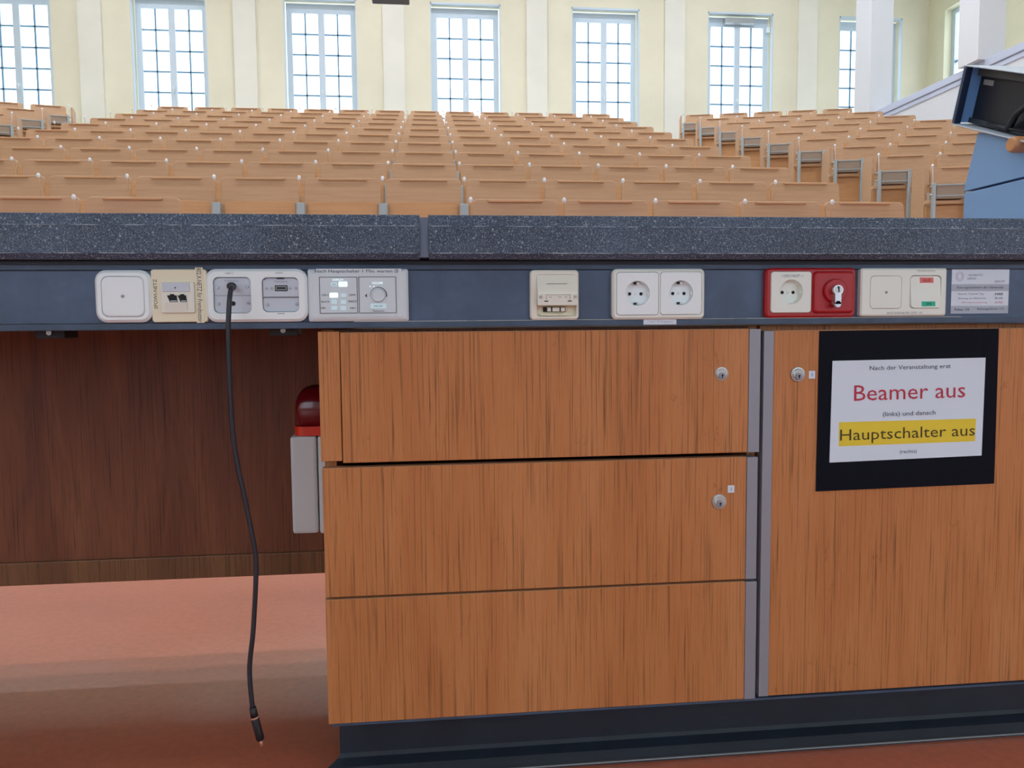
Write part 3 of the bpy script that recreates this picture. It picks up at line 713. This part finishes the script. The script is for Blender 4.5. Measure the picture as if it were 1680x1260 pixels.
# sockets
def socket_insert(t, cx, cz, cw, ch, m, ground=True):
    """square cover with a round recess, contact holes and earth clips"""
    R_ = 0.0197 if ground else 0.0200; n = 40; yf = -0.0125
    bm = bmesh.new()
    def loop(pts):
        vs = [bm.verts.new(p) for p in pts]; return vs, [bm.edges.new((vs[i], vs[(i + 1) % len(vs)])) for i in range(len(vs))]
    circ = lambda r, y: [(cx + r * math.cos(2 * math.pi * j / n), y, cz + 0.0005 + r * math.sin(2 * math.pi * j / n)) for j in range(n)]
    a, _ = loop(rrect(cw, ch, 0.005, 0, cx, cz)); b_, _ = loop(rrect(cw, ch, 0.005, yf + 0.001, cx, cz)); c, ec = loop(rrect(cw - 0.002, ch - 0.002, 0.0045, yf, cx, cz))
    d, ed = loop(circ(R_, yf)); e, _ = loop(circ(R_ - 0.0015, -0.0008))
    def bridge(p, q):
        for i in range(len(p)): bm.faces.new((p[i], p[(i + 1) % len(p)], q[(i + 1) % len(p)], q[i]))
    bridge(a, b_); bridge(b_, c); bridge(d, e); bm.faces.new(e)
    bmesh.ops.triangle_fill(bm, use_beauty=True, use_dissolve=False, edges=ec + ed); bmesh.ops.recalc_face_normals(bm, faces=bm.faces)
    me = bpy.data.meshes.new('socket_cover'); bm.to_mesh(me); bm.free(); me.materials.append(m)
    o = bpy.data.objects.new('socket_cover', me); COL.objects.link(o); o.parent = t
    for s in (-1, 1):
        MB().cyl((cx + s * 0.0093 - 0.001, -0.0006, cz), (cx + s * 0.0093 - 0.001, -0.0014, cz), 0.0027, n=16).build('contact_hole', HOLE, o)
        if ground:
            bxo('earth_clip', STEEL, o, cx - 0.0010, cx + 0.0024, -0.009, -0.0006, cz + 0.0005 + s * 0.0155 - 0.0016, cz + 0.0005 + s * 0.0155 + 0.0016, bevel=0.0005)
            bxo('clip_slot', HOLE, o, cx - 0.0038, cx - 0.0010, -0.0075, -0.0006, cz + 0.0005 + s * 0.0160 - 0.0014, cz + 0.0005 + s * 0.0160 + 0.0014)
    MB().cyl((cx - 0.001, -0.0006, cz), (cx - 0.001, -0.0018, cz), 0.0020, n=12).build('screw', STEEL, o)
    for s in (-1, 1): bxo('guide_rib', m, o, cx + s * 0.0183 - 0.0012, cx + s * 0.0183 + 0.0012, -0.008, -0.0006, cz - 0.0025, cz + 0.0035)
    return o
t, w, h = panel_item('double_socket', 'white double power socket in one frame, two earthed outlets', 'socket', 1004.5, 441, 1156, 523.5)
Q1 = rectl(t, 1012, 446.5, 1080.5, 516.8, YP - 0.0125); Q2 = rectl(t, 1083.5, 446, 1151.5, 516, YP - 0.0125)
ring('frame', WHITE_OLD, t, w, h, 0.008, [(q[0], q[1], q[2] + 0.0012, q[3] + 0.0012, 0.0055) for q in (Q1, Q2)], 0.0115, 0.003)
bxo('shadow_plate', LINE, t, -w / 2 + 0.006, w / 2 - 0.006, -0.0085, -0.0070, -h / 2 + 0.006, h / 2 - 0.006)
for q in (Q1, Q2): socket_insert(t, q[0], q[1], q[2], q[3], WHITE)
bpy.data.objects.remove([c for c in t.children if c.name.startswith('shadow_plate')][0])

t, w, h = panel_item('label_tag', 'small white paper tag stuck below the white double socket', 'label', 1056, 523.5, 1110, 532.5, 0.0065)
o = bxo('tag_paper', PAPER, t, -w / 2, w / 2, -0.0056, -0.0051, -h / 2, h / 2)
text('max. 16 A gesamt', INK_SOFT, t, 0.002, 0.0, -0.0059, w * 0.72, 0.0022)

t, w, h = panel_item('red_double_socket', 'red double frame with ivory socket and key switch', 'socket', 1256, 439.5, 1404, 521)
Q1 = rectl(t, 1265, 445.5, 1331.5, 513, YP - 0.0125); Q2 = rectl(t, 1334, 445, 1402, 514, YP - 0.0125)
plate('frame', RED, t, w, h, 0.008, 0.010, 0.003)
bpy.data.objects.remove([c for c in t.children if c.name.startswith('frame')][0])
ring('frame', RED, t, w, h, 0.008, [(Q1[0], Q1[1], Q1[2] + 0.0010, Q1[3] + 0.0010, 0.0055)], 0.0110, 0.003)
so = socket_insert(t, Q1[0], Q1[1], Q1[2], Q1[3], WHITE_OLD, False)
text('< DERZ HAUPT- >', INK_SOFT, so, Q1[0] + 0.001, Q1[1] + 0.0262, -0.0128, 0.037, 0.0042)
kc = plate('switch_cover', RED, t, Q2[2] - 0.002, Q2[3], 0.006, 0.0165, 0.004, Q2[0] - 0.001, Q2[1])
kx, kz = loc(t, 1373, 477, YP - 0.024)
MB().loops([[(kx + r * math.cos(a), y, kz + r * math.sin(a)) for a in [2 * math.pi * j / 36 for j in range(36)]] for r, y in ((0.0195, -0.0160), (0.0195, -0.0205), (0.0180, -0.0225))], True, True).build('switch_dial', RED, t)
cyx, cyz = loc(t, 1377.5, 475.5, YP - 0.036)
lk = MB().cyl((cyx, -0.0200, cyz), (cyx, -0.0330, cyz), 0.0080, n=24)
lk.box(cyx - 0.0052, cyx + 0.0052, -0.0325, -0.0200, cyz - 0.0225, cyz - 0.003)
lk.cyl((cyx, -0.0200, cyz - 0.0225), (cyx, -0.0325, cyz - 0.0225), 0.0052, n=20)
lo = lk.build('lock_cylinder', CHROME, t)
MB().cyl((cyx + 0.0003, -0.0330, cyz + 0.0008), (cyx + 0.0003, -0.0338, cyz + 0.0008), 0.0060, n=24).build('lock_core', STEEL, lo)
MB().box(cyx - 0.0009, cyx + 0.0011, -0.0342, -0.0330, cyz - 0.0035, cyz + 0.0055).box(cyx - 0.0022, cyx - 0.0006, -0.0342, -0.0330, cyz + 0.002, cyz + 0.0055).build('keyhole', HOLE, lo)

t, w, h = panel_item('main_switch_frame', 'ivory double frame with blank cover and rocker stuck with red and green labels', 'switch', 1412, 440, 1553, 518.5)
Q1 = rectl(t, 1428, 452.5, 1479.5, 506.3, YP - 0.012); Q2 = rectl(t, 1493.5, 452, 1544.5, 505.7, YP - 0.012)
ring('frame', WHITE_OLD, t, w, h, 0.004, [(q[0], q[1], q[2] + 0.0008, q[3] + 0.0008, 0.0068) for q in (Q1, Q2)], 0.0110, 0.0025)
bk = plate('blank_insert', WHITE_OLD, t, Q1[2], Q1[3], 0.0065, 0.0118, 0.0012, Q1[0], Q1[1])
screw(t, Q1[0] + 0.0005, Q1[1] - 0.0002, -0.0118, 0.0022, SEAT_METAL)
rk_l = [rrect(Q2[2], Q2[3], 0.0065, -0.0002, Q2[0], Q2[1]), rrect(Q2[2], Q2[3], 0.0065, -0.0095, Q2[0], Q2[1]), rrect(Q2[2] - 0.002, Q2[3] - 0.002, 0.006, -0.012, Q2[0], Q2[1])]
rk_l = [rk_l[0]] + [[(x, y - 0.0030 * (Q2[1] - z) / (Q2[3] / 2) * 0.9, z) for x, y, z in l] for l in rk_l[1:]]
rk = MB().loops(rk_l).build('rocker', WHITE_OLD, t)
def rocker_y(z): return -0.012 - 0.0027 * (Q2[1] - z) / (Q2[3] / 2) - 0.0003
for (a, b_, m, s, tm) in (((1511, 455), (1533, 464), STICK_RED, 'ALLES', INK_BROWN), ((1511.5, 494.5), (1533.5, 502.5), STICK_GREEN, 'EIN', INK)):
    bx, bz, bw, bh = rectl(t, a[0], a[1], b_[0], b_[1], YP - 0.013)
    y = rocker_y(bz)
    M = Matrix.Translation((bx, y, bz)) @ Matrix.Rotation(math.atan(-0.0027 / (Q2[3] / 2)), 4, 'X')
    sk = bxo('sticker', m, rk, -bw / 2, bw / 2, -0.0003, 0.0003, -bh / 2, bh / 2, M=M)
    text(s, tm, rk, bx, bz, y - 0.0007, bw * (0.55 if len(s) > 3 else 0.36), bh * 0.5)
sx, sz = loc(t, 1520, 444.3, YP - 0.011); text('Hauptschalter', INK_SOFT, t, sx, sz, -0.0113, 0.033, 0.0034)
sx, sz = loc(t, 1484, 513.3, YP - 0.011); text('NICHT AUSSCHALTEN - LICHT - AN', INK_SOFT, t, sx, sz, -0.0113, 0.062, 0.0034)

t, w, h = panel_item('emergency_number_card', 'pale blue white card listing emergency phone numbers beside the main switch', 'card', 1561, 442, 1655, 514, 0.0012)
card = bxo('card', PAPER, t, -w / 2, w / 2, -0.0010, -0.0002, -h / 2, h / 2)
def cl(u, v): return (u - 0.5) * w, (0.5 - v) * h
x, z = cl(0.5, 0.415); bxo('grey_band', PAPER_GREY, card, -w / 2, w / 2, -0.0012, -0.0009, z - 0.0058, z + 0.0058)
x, z = cl(0.5, 0.91); bxo('grey_band', PAPER_GREY, card, -w / 2, w / 2, -0.0012, -0.0009, z - 0.0060, z + 0.0060)
for s, u, v, ww, hh, m in (('Störungsnummern der Universität', 0.5, 0.415, 0.084, 0.0052, INK), ('UNIVERSITÄT', 0.41, 0.125, 0.027, 0.0034, INK_SOFT), ('LEIPZIG', 0.345, 0.205, 0.015, 0.0034, INK_SOFT), ('0341/97', 0.835, 0.275, 0.018, 0.0040, INK_SOFT),
    ('Notruf, Technik Tag', 0.335, 0.56, 0.046, 0.0036, INK_SOFT), ('34400', 0.825, 0.56, 0.0150, 0.0044, INK), ('Störung, am Abend bis', 0.36, 0.66, 0.050, 0.0034, INK_SOFT), ('30 300', 0.83, 0.655, 0.0140, 0.0038, INK_SOFT),
    ('24h Havarieleitung', 0.40, 0.755, 0.046, 0.0034, INK_PINK), ('30 905', 0.83, 0.755, 0.0140, 0.0038, INK_PINK), ('Polizei: 110', 0.19, 0.91, 0.026, 0.0044, INK), ('Rettungsdienst: 112', 0.69, 0.905, 0.048, 0.0046, INK)):
    x, z = cl(u, v); text(s, m, card, x, z, -0.0014, ww, hh)
x, z = cl(0.135, 0.16); outline('seal', INK_PINK, card, 0.0130, 0.0150, 0.006, 0.0006, x, z, -0.0011); outline('seal', PAPER_GREY, card, 0.0085, 0.0100, 0.004, 0.0006, x, z, -0.0011)

# hanging cable
t = thing('usb_cable', 'black cable hanging from the media frame, plug near the floor', 'cable', tuple(at(381, 470, YP - 0.007)))
L0 = t.location
def cp(px, py, Y): return at(px, py, Y) - L0
path = [(381, 470.5, YP - 0.007), (380.5, 470.5, 1.240), (379, 474, 1.228), (377.5, 482, 1.219), (376, 500, 1.214), (374.5, 540, 1.212), (375.5, 600, 1.212), (379, 670, 1.213), (383, 720, 1.214), (391, 770, 1.215), (399, 805, 1.215), (408, 850, 1.215), (416, 890, 1.215), (420, 920, 1.215), (419.5, 960, 1.215), (417.5, 1000, 1.215), (415, 1040, 1.214), (410.5, 1080, 1.213), (409.5, 1105, 1.212), (411.5, 1135, 1.211), (414.5, 1162, 1.210)]
pts = [cp(*p) for p in path]
sm = []
for i in range(len(pts) - 1):
    p0, p1, p2, p3 = pts[max(i - 1, 0)], pts[i], pts[i + 1], pts[min(i + 2, len(pts) - 1)]
    for q in range(4):
        u = q / 4; sm.append(0.5 * ((2 * p1) + (p2 - p0) * u + (2 * p0 - 5 * p1 + 4 * p2 - p3) * u * u + (3 * p1 - p0 - 3 * p2 + p3) * u ** 3))
sm.append(pts[-1])
MB().tube(sm, 0.0037, 10).build('cord', CABLE, t)
MB().cyl((0, 0, 0), (0, -0.012, 0), 0.0062, 0.0056, 16).build('grommet', BLACK, t)
a, b_, c = cp(414.5, 1160, 1.210), cp(417.5, 1176, 1.2095), cp(427.5, 1214, 1.208)
MB().tube([a, b_], [0.0050, 0.0060], 12).build('strain_relief', BLACK, t)
d = (c - b_).normalized()
MB().tube([b_, b_ + d * 0.0025], 0.0064, 14).build('plug_ring', BRASS, t)
MB().tube([b_ + d * 0.002, b_ + d * 0.004, c - d * 0.003, c], [0.0058, 0.0062, 0.0062, 0.0050], 12).build('plug_body', BLACK, t)
MB().tube([c, c + d * 0.009], 0.0026, 8).build('plug_tip', BRASS, t)

# ------------------------------------------------------------------ drawer cabinet, door cabinet, plinth, back panel
YC = 1.270     # front plane of the drawers
def xr(px, py): return at(px, py, YC).x
def zr(px, py): return at(px, py, YC).z
cab = thing('drawer_cabinet', 'oak veneer cabinet with three drawers under the desk', 'cabinet', (xr(531, 860), YC, 0))
cx0 = cab.location.x
xc_l = xr(531, 860) - cx0; xc_r = xr(1243, 860) - cx0
top_c = at(840, 536.5, YD).z - 0.002; bot_c = zr(890, 1168)
bxo('carcass_side', OAK, cab, 0.002, 0.020, 0.0215, 0.60, bot_c, top_c)
bxo('carcass_side', OAK, cab, xc_r - 0.012, xc_r + 0.002, 0.0215, 0.60, bot_c, top_c)
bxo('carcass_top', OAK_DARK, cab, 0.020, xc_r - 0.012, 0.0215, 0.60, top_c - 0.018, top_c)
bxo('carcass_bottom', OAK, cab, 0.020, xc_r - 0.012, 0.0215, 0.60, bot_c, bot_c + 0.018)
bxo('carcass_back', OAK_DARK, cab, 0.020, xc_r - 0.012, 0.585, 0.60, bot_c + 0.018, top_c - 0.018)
zf1, zf0 = zr(541, 544), zr(541, 757)
bxo('filler_strip', OAK, cab, xr(524, 650) - cx0, xr(559, 650) - cx0, 0.0, 0.0210, zf0, zf1, bevel=0.001)
def lock(parent, px, py, big=0.0125):
    p = at(px, py, YC - 0.006); x, z = p.x - cx0_cur, p.z
    ls = [[(x + r * math.cos(a), y, z + r * math.sin(a)) for a in [2 * math.pi * j / 32 for j in range(32)]] for r, y in ((big, 0.0), (big, -0.002), (big * 0.93, -0.0032), (big * 0.80, -0.0034), (big * 0.74, -0.0045), (big * 0.66, -0.0050))]
    MB().loops(ls, True, True).build('lock_rosette', STEEL, parent)
    MB().cyl((x, -0.005, z - 0.0028), (x, -0.0072, z - 0.0028), big * 0.42, n=20).build('lock_core', ALU, parent)
    MB().cyl((x, -0.0072, z - 0.0020), (x, -0.0075, z - 0.0020), 0.0016, n=10).box(x - 0.0009, x + 0.0009, -0.0075, -0.0068, z - 0.0062, z - 0.002).build('keyhole', HOLE, parent)
def numtag(parent, s, px0, py0, px1, py1):
    a, b_ = at(px0, py0, YC), at(px1, py1, YC)
    bxo('number_label', PAPER, parent, a.x - cx0_cur, b_.x - cx0_cur, -0.0006, 0.0, b_.z, a.z)
    text(s, INK_BLUE, parent, (a.x + b_.x) / 2 - cx0_cur, (a.z + b_.z) / 2, -0.0009, (b_.x - a.x) * 0.28, (a.z - b_.z) * 0.42)
cx0_cur = cx0
def drawer(px0, px1, z0, z1, pxs, y_front=0.0):
    x0, x1, xs = px0 - cx0, px1 - cx0, pxs - cx0
    d = bxo('drawer', OAK, cab, x0, xs - 0.0003, y_front, 0.0200, z0, z1, bevel=0.001)
    bxo('top_edge', OAK_EDGE, d, x0, xs - 0.0005, y_front + 0.0012, 0.0195, z1 - 0.0002, z1 + 0.0006)
    bxo('edge_strip', ALU, d, xs, x1, y_front - 0.0012, 0.0200, z0, z1, bevel=0.0008)
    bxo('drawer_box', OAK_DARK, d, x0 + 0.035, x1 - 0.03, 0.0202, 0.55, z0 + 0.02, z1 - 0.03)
    return d
z1a, z1b = zr(900, 543.0), zr(900, 750.5)
z2a, z2b = zr(900, 759.0), zr(900, 964.5)
z3a, z3b = zr(900, 969.0), zr(900, 1166.5)
d1 = drawer(xr(560.5, 650), xr(1245.5, 650), z1b, z1a, xr(1227, 650), -0.002)
d2 = drawer(xr(531, 860), xr(1241.5, 860), z2b, z2a, xr(1224, 860))
d3 = drawer(xr(536, 1075), xr(1239.5, 1075), z3b, z3a, xr(1221.5, 1075))
lock(d1, 1185, 613.5, 0.0115); numtag(d1, '7', 1199.5, 606, 1208, 618)
lock(d2, 1181.5, 824); numtag(d2, '5', 1194, 796.5, 1204.5, 808)

cab2 = thing('door_cabinet', 'oak veneer cabinet with tall door behind the black framed notice', 'cabinet', (xr(1250, 860), YC, 0))
cx0_cur = cx0b = cab2.location.x
XE = 1.30 - cx0b
bxo('carcass_side', OAK, cab2, 0.001, 0.018, 0.0215, 0.60, bot_c, top_c)
bxo('carcass_side', OAK, cab2, XE - 0.018, XE, 0.0215, 0.60, bot_c, top_c)
bxo('carcass_top', OAK, cab2, 0.018, XE - 0.018, 0.0215, 0.60, top_c - 0.018, top_c)
bxo('carcass_bottom', OAK, cab2, 0.018, XE - 0.018, 0.0215, 0.60, bot_c, bot_c + 0.018)
bxo('carcass_back', OAK_DARK, cab2, 0.018, XE - 0.018, 0.585, 0.60, bot_c + 0.018, top_c - 0.018)
zd1, zd0 = zr(1450, 541.0), zr(1450, 1130.0)
xs0, xs1 = xr(1249.5, 800) - cx0b, xr(1265.5, 800) - cx0b
door = bxo('door', OAK, cab2, xs1 + 0.0003, XE, 0.0, 0.020, zd0, zd1, bevel=0.001)
bxo('top_edge', OAK_EDGE, door, xs1 + 0.0005, XE, 0.0012, 0.0195, zd1 - 0.0002, zd1 + 0.0006)
bxo('edge_strip', ALU, door, xs0, xs1, -0.0012, 0.020, zd0, zd1, bevel=0.0008)
lock(door, 1311, 614.5); numtag(door, '5', 1327, 608.5, 1337, 621)

xp0 = at(557, 1194, 1.335).x
pl = thing('cabinet_plinth', 'black rubber plinth below the drawers and door', 'plinth', (xp0, 1.335, 0))
XPE = 1.30 - xp0
prof = [(0.0, bot_c - 0.0005), (0.0, 0.032), (-0.004, 0.026), (-0.020, 0.018), (-0.029, 0.008), (-0.033, 0.004), (-0.034, 0.0), (0.04, 0.0), (0.04, bot_c - 0.0005)]
MB().loops([[(x - (0.034 if (x < 0.1 and y < 0) else 0) * (-y / 0.034 if y < 0 else 0), y, z) for y, z in prof] for x in (0.0, XPE)]).build('skirting', PLINTH, pl)
bxo('bottom_trim', DUCT_RAIL, pl, cx0 - xp0 + 0.003, XPE, -0.062, 0.03, bot_c - 0.0045, bot_c - 0.0006)
MB().box(-0.034, XPE, -0.0355, -0.033, 0.0035, 0.0052).build('weld_line', SEAT_METAL, pl)
bxo('plinth_side', PLINTH, pl, 0.0, 0.02, 0.04, 0.52, 0.0, bot_c - 0.005)

bp = thing('desk_back_panel', 'dark oak veneer back panel closing the knee space with bottom rail', 'panel', (0, 1.90, 0))
zbb = at(265, 950, 1.90).z; zbr = at(265, 913, 1.90).z
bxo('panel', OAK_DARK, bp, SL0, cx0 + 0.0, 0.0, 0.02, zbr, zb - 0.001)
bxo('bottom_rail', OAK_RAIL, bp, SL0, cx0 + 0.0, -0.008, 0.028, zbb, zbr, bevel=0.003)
o = bxo('desk_end_panel', OAK, None, SL0, SL0 + 0.03, 1.32, 1.88, 0, zb - 0.001); tag(o, 'oak end panel carrying the far left end of the desk', 'panel')

# alarm beacon on the cabinet side
by0 = 1.58
bl, br = at(477.5, 790, by0).x, cx0 + 0.0005
al = thing('alarm_beacon', 'white alarm box with red flashing lens in the knee space', 'alarm', (br, by0, at(500, 877, by0).z))
zh = at(500, 716, by0).z - al.location.z; zd = at(500, 634, by0).z - al.location.z; wd = br - bl
bxo('wall_plate', ALARM, al, -wd * 0.48, 0.0, 0.0, 0.10, 0.0, zh, bevel=0.006)
bxo('housing', ALARM, al, -wd, -wd * 0.5, 0.0, 0.10, 0.0015, zh, bevel=0.006)
L = []
for i in range(9):
    a = math.pi / 2 * i / 8; k = math.cos(a) ** 0.6 if i < 8 else 0.25
    z = zh + 0.018 + (zd - zh - 0.018) * (0.35 + 0.65 * math.sin(a)) if i else zh + 0.018
    L.append([(x, y, z) for x, _, y in [(-wd * 0.46 + px_ * k, 0, 0.05 + py_ * k) for px_, _, py_ in rrect(wd * 0.93, 0.095, 0.02, 0)]])
MB().loops(L, True, True, True).build('red_lens', RED_DOME, al)
MB().loops([[(x - wd * 0.46, z + 0.05, zz) for x, _, z in rrect(wd * 0.94, 0.096, 0.02, 0)] for zz in (zh + 0.0005, zh + 0.0185)]).build('lens_base', RED_BAND, al)

# notice on the door: black tape frame, printed sheet
def W4(q): return [at(px, py, YC) for px, py in q]
no = thing('notice_sign', 'printed notice in black tape frame stuck on the cabinet door', 'notice', (0.81, YC - 0.0003, 0.60))
A_, B_, C_, D_ = [p - no.location for p in W4(((1344, 543), (1638, 539), (1630, 793), (1338, 806)))]
a_, b4, c_, d_ = [p - no.location for p in W4(((1365, 592), (1615.7, 586.7), (1609, 747), (1360, 758.6)))]
def quad(name, m, parent, pts, y0, y1):
    return MB().loops([[(p.x, y0, p.z) for p in pts], [(p.x, y1, p.z) for p in pts]]).build(name, m, parent)
V = Vector
quad('tape_strip', TAPE, no, [A_, B_, V((B_.x, 0, b4.z - 0.002)), V((A_.x, 0, a_.z - 0.002))], 0, -0.0009)
quad('tape_strip', TAPE, no, [V((D_.x, 0, d_.z + 0.002)), V((C_.x, 0, c_.z + 0.002)), C_, D_], 0, -0.0012)
quad('tape_strip', TAPE, no, [A_, V((a_.x + 0.003, 0, A_.z)), V((d_.x + 0.003, 0, d_.z - 0.004)), V((D_.x, 0, d_.z - 0.004))], 0, -0.0010)
quad('tape_strip', TAPE, no, [V((b4.x - 0.003, 0, B_.z)), B_, V((C_.x, 0, c_.z - 0.004)), V((c_.x - 0.003, 0, c_.z - 0.004))], 0, -0.0011)
sh = quad('paper_sheet', PAPER, no, [a_, b4, c_, d_], -0.0006, -0.0018)
ROT = math.atan2(b4.z - a_.z, b4.x - a_.x) + 0.006
def note(s, m, x0, x1, y0, y1, rot=ROT):
    p0, p1 = at(1320 + x0 / 4.2, 530 + (y0 + y1) / 8.4, YC), at(1320 + x1 / 4.2, 530 + (y0 + y1) / 8.4, YC)
    z1, z0 = at(1320 + (x0 + x1) / 8.4, 530 + y0 / 4.2, YC).z, at(1320 + (x0 + x1) / 8.4, 530 + y1 / 4.2, YC).z
    return text(s, m, sh, (p0.x + p1.x) / 2 - no.location.x, (z0 + z1) / 2 - no.location.z, -0.0023, p1.x - p0.x, z1 - z0, rot)
note('Nach der Veranstaltung erst', INK, 443, 1000, 288, 326)
note('Beamer aus', INK_RED, 336, 1100, 417, 524)
note('(links) und danach', INK, 533, 895, 605, 645)
hq = [p - no.location for p in W4(((1375.5, 692.5), (1600, 686.5), (1598, 723.5), (1375, 732)))]
quad('highlight', YELLOW, sh, hq, -0.0017, -0.0020)
note('Hauptschalter aus', INK_BROWN, 240, 1166, 716, 816)
note('(rechts)', INK, 650, 766, 870, 902)

# ------------------------------------------------------------------ lectern beside the desk
lc = thing('lectern', 'blue lectern with tilted black equipment head and turned wooden rail', 'lectern', (1.75, 1.75, 0))
lx_, ly_ = 1.75, 1.75
def bodypart(name, prof, x0, x1, m, par=lc):
    return MB().loops([[(x - lx_, y - ly_, z) for y, z in prof] for x in (x0, x1)]).build(name, m, par, bevel=0.002)
bodypart('upper_body', [(1.52, 1.112), (2.137, 1.112), (2.086, 1.262), (1.60, 1.075 + 0.04)], 1.51, 2.05, LECT)
bodypart('lower_body', [(1.50, 0.0), (2.125, 0.0), (2.137, 1.107), (1.50, 1.107)], 1.512, 2.05, LECT)
# tilted head: local frame along the slope
pB, pT = Vector((0, 2.1723, 1.3037)), Vector((0, 2.1230, 1.4527))
dn = Vector((0, -0.24, -0.095)).normalized(); upv = (pT - pB)
def hp(s, t_): p = pB + dn * s + upv * t_; return (p.y, p.z)
LEN = 0.46
bodypart('head_floor', [hp(0, 0.0), hp(LEN, 0.0), hp(LEN, 0.025), hp(0, 0.025)], 1.49, 2.05, LECT_EDGE)
bodypart('head_lid', [hp(0, 0.98), hp(LEN, 0.98), hp(LEN, 1.0), hp(0, 1.0)], 1.49, 2.05, LECT_EDGE)
bodypart('head_back', [hp(0, 0.05), hp(0.012, 0.05), hp(0.012, 0.96), hp(0, 0.96)], 1.49, 2.05, LECT_IN)
bodypart('back_shade', [hp(0.004, 0.03), hp(0.016, 0.03), hp(0.016, 0.97), hp(0.004, 0.97)], 1.4885, 1.508, SHADE_NAVY)  # navy strip paints the shadow on the head's inner back wall
bodypart('side_lining', [hp(0.012, 0.05), hp(LEN, 0.05), hp(LEN, 0.96), hp(0.012, 0.96)], 1.540, 1.56, LECT_BLACK)
bodypart('lid_lip', [hp(0.012, 0.84), hp(LEN, 0.84), hp(LEN, 0.96), hp(0.012, 0.96)], 1.527, 1.540, mat('lip_grey', (72, 82, 88), 0.5))
bodypart('floor_ledge', [hp(0.012, 0.05), hp(LEN, 0.05), hp(LEN, 0.14), hp(0.012, 0.14)], 1.531, 1.540, mat('ledge_dark', (44, 54, 66), 0.5))
bodypart('type_label', [hp(0.03, 0.70), hp(0.072, 0.70), hp(0.072, 0.79), hp(0.03, 0.79)], 1.538, 1.5405, mat('label_grey', (150, 156, 160), 0.5))
wr = at(1661, 233, 1.86)
s0 = hp(0.275, -0.06)
MB().loops([[(x - lx_, s0[0] - ly_ + 0.0205 * q * math.cos(a), s0[1] + 0.0205 * q * math.sin(a)) for a in [2 * math.pi * j / 24 for j in range(24)]] for x, q in ((1.478, 0.75), (1.482, 0.92), (1.488, 1.0), (2.05, 1.0))], True, True, True).build('wooden_rail', WOOD_RAIL, lc)
p0, p1 = hp(0.245, 0.62), hp(0.19, 0.10)
MB().tube([(1.535 - lx_, p0[0] - ly_, p0[1]), (1.520 - lx_, (p0[0] + p1[0]) / 2 - ly_ + 0.004, (p0[1] + p1[1]) / 2), (1.525 - lx_, p1[0] - ly_, p1[1])], [0.006, 0.008, 0.011], 10).build('microphone_arm', BLACK, lc)
p2, p3 = hp(0.10, 0.11), hp(0.27, 0.12)
MB().tube([(1.53 - lx_, p2[0] - ly_, p2[1]), (1.52 - lx_, (p2[0] + p3[0]) / 2 - ly_, (p2[1] + p3[1]) / 2), (1.53 - lx_, p3[0] - ly_, p3[1])], [0.006, 0.004, 0.004], 8).build('inner_cable', BLACK, lc)

# projector hanging from the ceiling, only its underside comes into the picture
pa, pb = at(611, 6.5, 8.0), at(672, 9.0, 8.0)
pj = thing('ceiling_projector', 'dark grey projector hanging from the ceiling, cut by the top edge', 'projector', ((pa.x + pb.x) / 2, 7.8, (pa.z + pb.z) / 2))
hw = (pb.x - pa.x) / 2
bxo('body', PROJ, pj, -hw, hw, -0.2, 0.2, 0.0, 0.14, bevel=0.01)
MB().cyl((0.06, -0.2, 0.07), (0.06, -0.225, 0.07), 0.04, n=20).build('lens', BLACK, pj)
MB().cyl((0, 0, 0.14), (0, 0, ZC - pa.z), 0.02, n=12).build('ceiling_pole', SEAT_METAL, pj)
for s in (-1, 1): bxo('foot', BLACK, pj, s * hw * 0.9 - 0.012, s * hw * 0.9 + 0.012, -0.19, -0.16, -0.008, 0.0)
